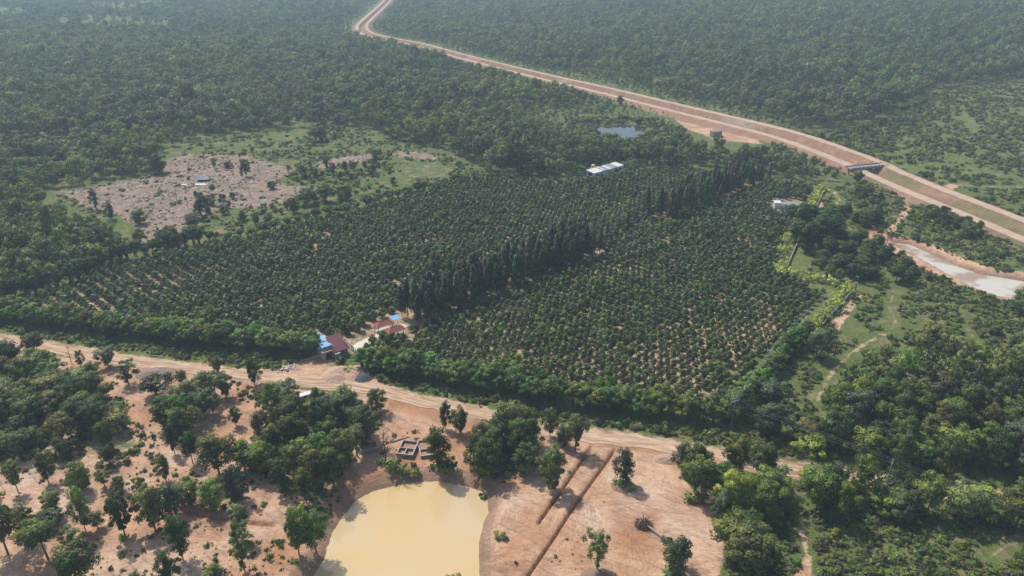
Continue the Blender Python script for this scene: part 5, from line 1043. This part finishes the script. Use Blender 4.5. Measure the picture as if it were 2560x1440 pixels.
heap("soil_mound", 395, 935, 6.0, 3.4, 1.5, simple("grey_soil", (.27, .19, .15), .95, .25, 1.5), "bare grey-brown soil mound below the road at left", "soil mound", 6)
heap("soil_mound", 1668, 1148, 3.2, 1.8, 1.1, simple("loose_soil", (.42, .28, .20), .95, .2, 2), "pale soil mound beside the road at the clearing's top right", "soil mound", 7)
heap("tree_mound", 1558, 1216, 2.6, 2.2, 1.0, simple("dark_soil", (.26, .17, .12), .95, .3, 2), "earth mound left round the silvery oval tree", "mound", 8)
heap("tree_mound", 1495, 1440, 3.2, 2.0, 1.0, bpy.data.materials["dark_soil"], "earth mound under the airy young tree", "mound", 9)
mb = MB(); rg3 = random.Random(3)
for _ in range(70):
    x, y = rg3.gauss(0, 1.6), rg3.gauss(0, .8); s = rg3.uniform(.12, .38); z = max(0, .55 - .2 * abs(x)) * rg3.random()
    mb.add([(x + s * rg3.uniform(.6, 1.2) * a, y + s * rg3.uniform(.6, 1.2) * b_2, z + s * c_) for a, b_2, c_ in [(-1, -1, -.4), (1, -1, -.4), (1, 1, -.4), (-1, 1, -.4), (-.7, -.7, .6), (.7, -.7, .6), (.7, .7, .6), (-.7, .7, .6)]], [(0, 3, 2, 1), (4, 5, 6, 7), (0, 1, 5, 4), (1, 2, 6, 5), (2, 3, 7, 6), (3, 0, 4, 7)])
b = G(718, 922); tag(mb.build("rubble_pile", simple("broken_concrete", (.55, .50, .45), .9, .35, 3), None, (b[0], b[1], gz(b[0], b[1]))), "scatter of pale broken concrete rubble on the verge left of the gate", "rubble")
# foundations
def foundation(px, py, ax, cells, W, D, h, label, fillh=None):
    loc, rz = frame(px, py, ax); e = empty("foundation", (loc[0], loc[1], loc[2] - .1), rz, label, "foundation"); t = .18
    mb = MB(); mb.box(0, W, 0, t, 0, h); mb.box(0, t, t, D, 0, h); mb.box(W - t, W, t, D, 0, h); mb.box(t, W - t, D - t, D, 0, h)
    for kind, v in cells:
        if kind == 'x': mb.box(v - t / 2, v + t / 2, t, min(D - t, D * .45), 0, h - .003)
        else: mb.box(t, W - t, v, v + t, 0, h - .006)
    mb.build("block_wall", simple("block_work", (.27, .235, .235), .9, .3, 2), e); cp = MB(); cp.box(-.02, W + .02, -.02, t + .02, h + .002, h + .07); cp.box(-.02, t + .02, t + .023, D * .98, h + .002, h + .07); cp.box(W - t - .02, W + .02, t + .023, D * .98, h + .002, h + .07)
    for kind, v in cells:
        if kind == 'x': cp.box(v - t / 2, v + t / 2, t + .023, D * .44, h, h + .068)
        else: cp.box(t + .023, W - t - .023, v, v + t, h, h + .064)
    cp.build("capping_beam", M_BEIGE, e)
    f = MB(); f.box(t + .01, W - t - .01, t + .01, D - t - .01, 0, h * .45); f.build("earth_fill", simple("earth_fill", (.36, .22, .15), .95, .35, 2), e)
foundation(991, 1143, (.985, -.17), [('x', 1.75), ('y', 2.1)], 3.6, 4.8, 1.05, "roofless block foundation divided into two cells above the yellow pond")
foundation(1052, 1147, (.97, .24), [('y', 2.2)], 3.2, 5.6, .8, "second roofless foundation half hidden behind the leafy tree")
foundation(903, 1138, (.93, .36), [], 3.8, 2.6, 1.0, "dark foundation under the trees left of the leafless tree")
foundation(712, 1286, (.98, -.15), [], 5.4, 2.0, .5, "sunken dark foundation behind the two pond-side trees")
# uprooted tree
rb = G(1609, 1316); tp = G(1682, 1366); e = empty("uprooted_tree", (rb[0], rb[1], gz(rb[0], rb[1])), 0, "uprooted tree lying on the sand with a brown root plate and bare pale trunk", "fallen tree")
rg4 = np.random.default_rng(5); n = 900; C = rg4.normal(size=(14, 3)) * np.array([.75, .6, .5]) + np.array([0, 0, .8]); C[:, 2] = np.abs(C[:, 2])
rt = MB()
for _ in range(150):
    a = rg3.uniform(0, 6.28); r0 = rg3.uniform(.1, 1.2); p = Vector((math.cos(a) * r0, math.sin(a) * r0 * .8, rg3.uniform(.1, 2.0) * (1 - r0 / 2.4))); dd = Vector((p.x, p.y, rg3.uniform(-.3, .5))).normalized(); rt.tube([p, p + dd * rg3.uniform(.3, .8), p + dd * rg3.uniform(.8, 1.3) + Vector((0, 0, -.25))], [.07, .04, .012], 3, False)
M_ROOT = simple("root_earth", (.19, .125, .085), .98, .5, 3); rt.build("roots", M_ROOT, e)
hm = MB(); N_ = 18
for i in range(9):
    z = i / 8; rr = (1 - z ** 1.6) * 1.55 + .05
    for j in range(N_): q = 2 * math.pi * j / N_; k_ = rr * (1 + .28 * (float(vnoise([i * 1.7], [j * 1.1 + .0], 1.3, 77)[0]) - .5)); hm.v.append((math.cos(q) * k_ * 1.05, math.sin(q) * k_ * .8, z * 2.0 - .1))
for i in range(8):
    for j in range(N_): hm.f.append((i * N_ + j, i * N_ + (j + 1) % N_, (i + 1) * N_ + (j + 1) % N_, (i + 1) * N_ + j))
hm.f.append(tuple(range(8 * N_, 9 * N_))); hm.build("root_plate", M_ROOT, e, smooth=False)
d_ = Vector((tp[0] - rb[0], tp[1] - rb[1], 0)); M_PALE = simple("pale_wood", (.42, .36, .32), .85, .3, 3)
tk = MB(); tk.tube([d_ * .12 + Vector((0, 0, .75)), d_ * .5 + Vector((.05, .1, .5)), d_ * .85 + Vector((0, -.05, .35)), d_ * 1.05 + Vector((0, 0, .25))], [.2, .17, .13, .07], 8)
for t_, a, b2 in ((.55, .8, .4), (.7, -.7, .3), (.85, .6, .5), (.95, -.5, .2)): p = d_ * t_ + Vector((0, 0, .4)); tk.tube([p, p + Vector((a, b2, .3)), p + Vector((a * 1.8, b2 - .8, .2))], [.06, .04, .015], 4, False)
tk.build("trunk", M_PALE, e)
lv = crown_mesh("withered_leaves", [leaves_np([(d_.x * t_ + rg3.gauss(0, .3), d_.y * t_ + rg3.gauss(0, .3), .5, .5) for t_ in (.75, .85, .93, 1.0, 1.06)], 45, .3, 9)]); o = obj("withered_leaves", lv, e); o.color = (*C_OLIVE, 1)
# excavator
loc, rz = frame(1234, 1076, (.93, -.36)); M_XD = simple("dark_steel", (.05, .045, .045), .6, .3)
e = empty("excavator", loc, rz, "yellow excavator working in the orange cutting beside the road", "excavator")
for y in (-1.1, .65): mb = MB(); pr_ = [(-1.6, .35), (-1.3, .05), (1.3, .05), (1.6, .35), (1.6, .5), (1.3, .8), (-1.3, .8), (-1.6, .5)]; mb.add([(x, y, z) for x, z in pr_] + [(x, y + .5, z) for x, z in pr_], [tuple(range(8)), tuple(range(15, 7, -1))] + [(i, i + 8, (i + 1) % 8 + 8, (i + 1) % 8) for i in range(8)]); mb.build("track", M_RUB, e)
mb = MB(); mb.box(-.3, 1.7, -1.0, 1.0, .95, 1.7); mb.box(.5, 1.65, -.95, .95, 1.7, 1.95); mb.build("engine_housing", M_YELP, e, bevel=.08)
mb = MB(); mb.box(-.95, .3, .0, .95, .95, 2.45); cb = mb.build("cab", M_XD, e, bevel=.05); mb = MB(); mb.box(-1.1, .45, -.12, 1.07, 2.46, 2.6); mb.build("cab_roof", simple("cream_paint", (.80, .68, .40), .5, .1), cb, bevel=.04)
mb = MB(); mb.box(-1.0, -.953, .1, .85, 1.4, 2.3); mb.build("windscreen", simple("tinted_glass", (.03, .04, .05), .1, .2, spec=.8), cb)
mb = MB(); mb.tube([(-.3, -.35, 1.3), (-1.5, -.4, 2.6), (-2.6, -.4, 2.5)], [.2, .2, .15], 6); bo = mb.build("boom", M_REDD, e); mb = MB(); mb.tube([(-2.5, -.4, 2.6), (-3.2, -.4, 1.1)], [.15, .11], 6); mb.build("stick", M_REDD, bo)
mb = MB(); mb.add([(-3.6, -.85, .2), (-2.8, -.85, .2), (-2.9, -.85, 1.1), (-3.5, -.85, 1.0), (-3.6, .1, .2), (-2.8, .1, .2), (-2.9, .1, 1.1), (-3.5, .1, 1.0)], [(0, 1, 2, 3), (7, 6, 5, 4), (0, 4, 5, 1), (1, 5, 6, 2), (3, 2, 6, 7)]); mb.build("bucket", M_XD, bo)
# vehicles and sheets
def pickup(px, py, ax, colr, label, name="pickup_truck"):
    loc, rz = frame(px, py, ax); e = empty(name, loc, rz, label, "truck"); m = simple(name + "_paint", colr, .35, .1, spec=.6)
    mb = MB(); P_ = [(-2.5, .45), (2.5, .45), (2.5, .95), (1.5, 1.1), (-.4, 1.1), (-.4, 1.1), (-2.5, 1.05)]
    mb.add([(x, -.85, z) for x, z in P_] + [(x, .85, z) for x, z in P_], [tuple(range(7)), tuple(range(13, 6, -1))] + [(i, i + 7, (i + 1) % 7 + 7, (i + 1) % 7) for i in range(7)]); mb.build("body", m, e, bevel=.06)
    mb = MB(); mb.add([(-.5, -.78, 1.1), (1.3, -.78, 1.1), (.8, -.65, 1.7), (-.35, -.65, 1.7), (-.5, .78, 1.1), (1.3, .78, 1.1), (.8, .65, 1.7), (-.35, .65, 1.7)], [(0, 1, 2, 3), (7, 6, 5, 4), (0, 3, 7, 4), (1, 5, 6, 2)]); mb.build("windows", M_DARK, e)
    mb = MB(); mb.box(-.33, .78, -.64, .64, 1.705, 1.76); mb.build("cab_roof", m, e, bevel=.03); mb = MB(); mb.box(-2.4, -.6, -.7, .7, 1.06, 1.12); mb.build("load_bed", M_DARK, e)
    for x in (-1.6, 1.6):
        for y in (-.88, .66): mb = MB(); mb.tube([(x, y, .37), (x, y + .22, .37)], .37, 14); mb.build("wheel", M_RUB, e)
pickup(1450, 630, (.7, .7), (.30, .42, .46), "pale blue-grey pickup parked under the casuarina windbreak")
b = G(508, 451); e = empty("tarpaulin_tent", (b[0], b[1], gz(b[0], b[1])), .1, "low dark blue tarpaulin tent in the middle of the brown field", "tent")
mb = MB(); mb.slab([(-3.0, -1.8, .9), (3.0, -1.8, .9), (2.6, .2, 2.1), (-2.6, .2, 2.2)], .03); mb.slab([(-2.6, .2, 2.2), (2.6, .2, 2.1), (2.9, 2.2, .9), (-2.9, 2.2, 1.0)], .03); mb.build("cover", simple("blue_tarpaulin", (.13, .18, .24), .5, .3), e)
for x in (-2.7, 2.6):
    for y in (-1.6, 2.0): mb = MB(); mb.tube([(x, y, -.1), (x, y, 1.0)], .05, 5); mb.build("pole", M_BARK, e)
mb = MB(); mb.box(-2.2, 1.8, -1.0, 1.4, 0, .7); mb.build("stored_bundle", M_DARK, e)
for px, py, L_, w_, lab in [(503, 461, 5.4, 1.6, "bright white sheet spread on the brown field below the blue tent"), (452, 462, 5.5, .7, "thin white strip of sheeting left of the bright white sheet")]:
    b = G(px, py); mb = MB(); n = 12
    for i in range(n + 1): x = -L_ / 2 + L_ * i / n; zz = .12 + .08 * math.sin(i * 1.7); mb.v += [(x, -w_ / 2, zz), (x, w_ / 2, zz + .25), (x, w_ / 2, zz + .2), (x, -w_ / 2, zz - .05)]
    for i in range(n): mb.f += [(4 * i, 4 * i + 4, 4 * i + 5, 4 * i + 1), (4 * i + 3, 4 * i + 2, 4 * i + 6, 4 * i + 7), (4 * i, 4 * i + 3, 4 * i + 7, 4 * i + 4), (4 * i + 1, 4 * i + 5, 4 * i + 6, 4 * i + 2)]
    tag(mb.build("plastic_sheet", M_WHITE, None, (b[0], b[1], gz(b[0], b[1])), .06), lab, "plastic sheet")
# roadside bits
for px, py, L_, a, lab in [(392, 892, 4.0, -.1, "pale log lying on the grass verge left of the gate"), (1332, 1052, 3.6, -.15, "thin white pipe lying on the verge right of the excavator"), (1000, 1100, 4.5, .5, "fallen grey branch left of the two-cell foundation")]:
    b = G(px, py); mb = MB(); mb.tube([(-L_ / 2, 0, .15), (0, .1, .2), (L_ / 2, 0, .12)], [.15, .14, .09], 6); tag(mb.build("log", M_PALE, None, (b[0], b[1], gz(b[0], b[1])), a), lab, "log")
loc, rz = frame(762, 992, (.8, .5)); e = empty("flatbed_trailer", loc, rz, "small white flatbed trailer among the trees below the gate road", "trailer")
mb = MB(); mb.box(-1.5, 1.5, -.75, .75, .7, .85); mb.build("bed", M_WHITE, e, bevel=.02)
for y in (-.85, .7): mb = MB(); mb.tube([(0, y, .4), (0, y + .15, .4)], .4, 12); mb.build("wheel", M_RUB, e)
mb = MB(); mb.tube([(1.5, 0, .75), (2.6, 0, .6)], .05, 5); mb.build("drawbar", M_STEEL, e)
# power poles and cables
M_POLE = simple("pole_concrete", (.33, .32, .30), .85, .2, 3); M_WIRE = simple("cable", (.24, .25, .25), .5, .1, metal=.3)
def pole(p, h, label, arm=0.0, name="power_pole"):
    e = empty(name, (p[0], p[1], gz(p[0], p[1]) - .2), random.random(), label, "pole"); mb = MB(); mb.tube([(0, 0, 0), (0, 0, h + .2)], [.13, .08], 8); mb.build("post", M_POLE, e)
    if arm:
        mb = MB(); mb.box(-arm, arm, -.05, .05, h - .25, h - .12); mb.build("crossarm", M_STEEL, e)
        for x in (-arm * .9, 0.0, arm * .9): mb = MB(); mb.lathe([(.05, h - .12), (.07, h - .02), (.04, h + .08)], 8, (x, 0.09 if x == 0 else 0)); mb.build("insulator", M_WHITE, e)
    return np.array([p[0], p[1], gz(p[0], p[1]) + h])
def cable(a, b, sag, off, label, r=.022):
    a = Vector(a) + Vector(off); b = Vector(b) + Vector(off); pts = [a.lerp(b, t) - Vector((0, 0, sag * 4 * t * (1 - t))) for t in np.linspace(0, 1, 15)]
    mb = MB(); mb.tube([p - a for p in pts], r, 4, False); tag(mb.build("power_cable", M_WIRE, None, a), label, "cable")
p0 = pole(G(1012, 930), 5.5, "thin pole standing in the front hedge right of the gatehouse"); p1 = pole(G(1176, 953), 4.9, "white pole before the front hedge, nearer the gatehouse"); p2 = pole(G(1463, 1012), 4.9, "white pole before the front hedge, nearer the right corner"); pole(G(863, 986), 3.6, "thin wooden post by the road below the sand heap")
cable(p0, p1, .25, (0, 0, 0), "single pale cable over the front hedge, gatehouse span"); cable(p1, p2, .5, (0, 0, 0), "single pale cable over the front hedge between the two white poles")
HZ = 7.5
Q = [U(2060, 735, HZ), U(1988, 806, HZ), U(1928, 872, HZ), U(1838, 1000, HZ), U(2232, 1152, HZ), U(2640, 1300, HZ)]
labs = ["power pole by the right hedge, farthest of its line", "power pole in the right-hand hedge above the blue-grey tree", "power pole with crossarm at the middle of the right-hand hedge", "power pole at the plantation's near right corner", "power pole rising out of the lower right wood", "power pole beyond the lower right wood"]
for q, l in zip(Q, labs): pole(q, HZ - gz(q[0], q[1]), l, 1.0)
for k in range(len(Q) - 1):
    sp = ["over the far right hedge", "over the upper right hedge", "over the near right hedge", "from the corner pole over the right wood", "over the lower right wood to the edge"][k]
    for w_, off in (("outer", (.75, .5, 0)), ("middle", (0, 0, .1)), ("inner", (-.75, -.5, 0))): cable(Q[k], Q[k + 1], .35, off, "%s of three power cables %s" % (w_, sp), .024)

# ------------------------------------------------------------------ haze
t = NT("haze"); t.m.node_tree.nodes.remove(t.out); t.out = t.t.nodes.new("ShaderNodeOutputMaterial")
pv = t.n("ShaderNodeVolumePrincipled", {"Color": (0.64, 0.83, 1.0), "Density": 0.00028, "Anisotropy": 0.1}); t.t.links.new(pv.outputs[0], t.out.inputs["Volume"])
mb = MB(); mb.box(-4300, 4300, -1400, 4700, -10, 116)
tag(mb.build("haze", t.m), "pale blue summer haze thickening towards the far forest", "haze", None, "stuff")
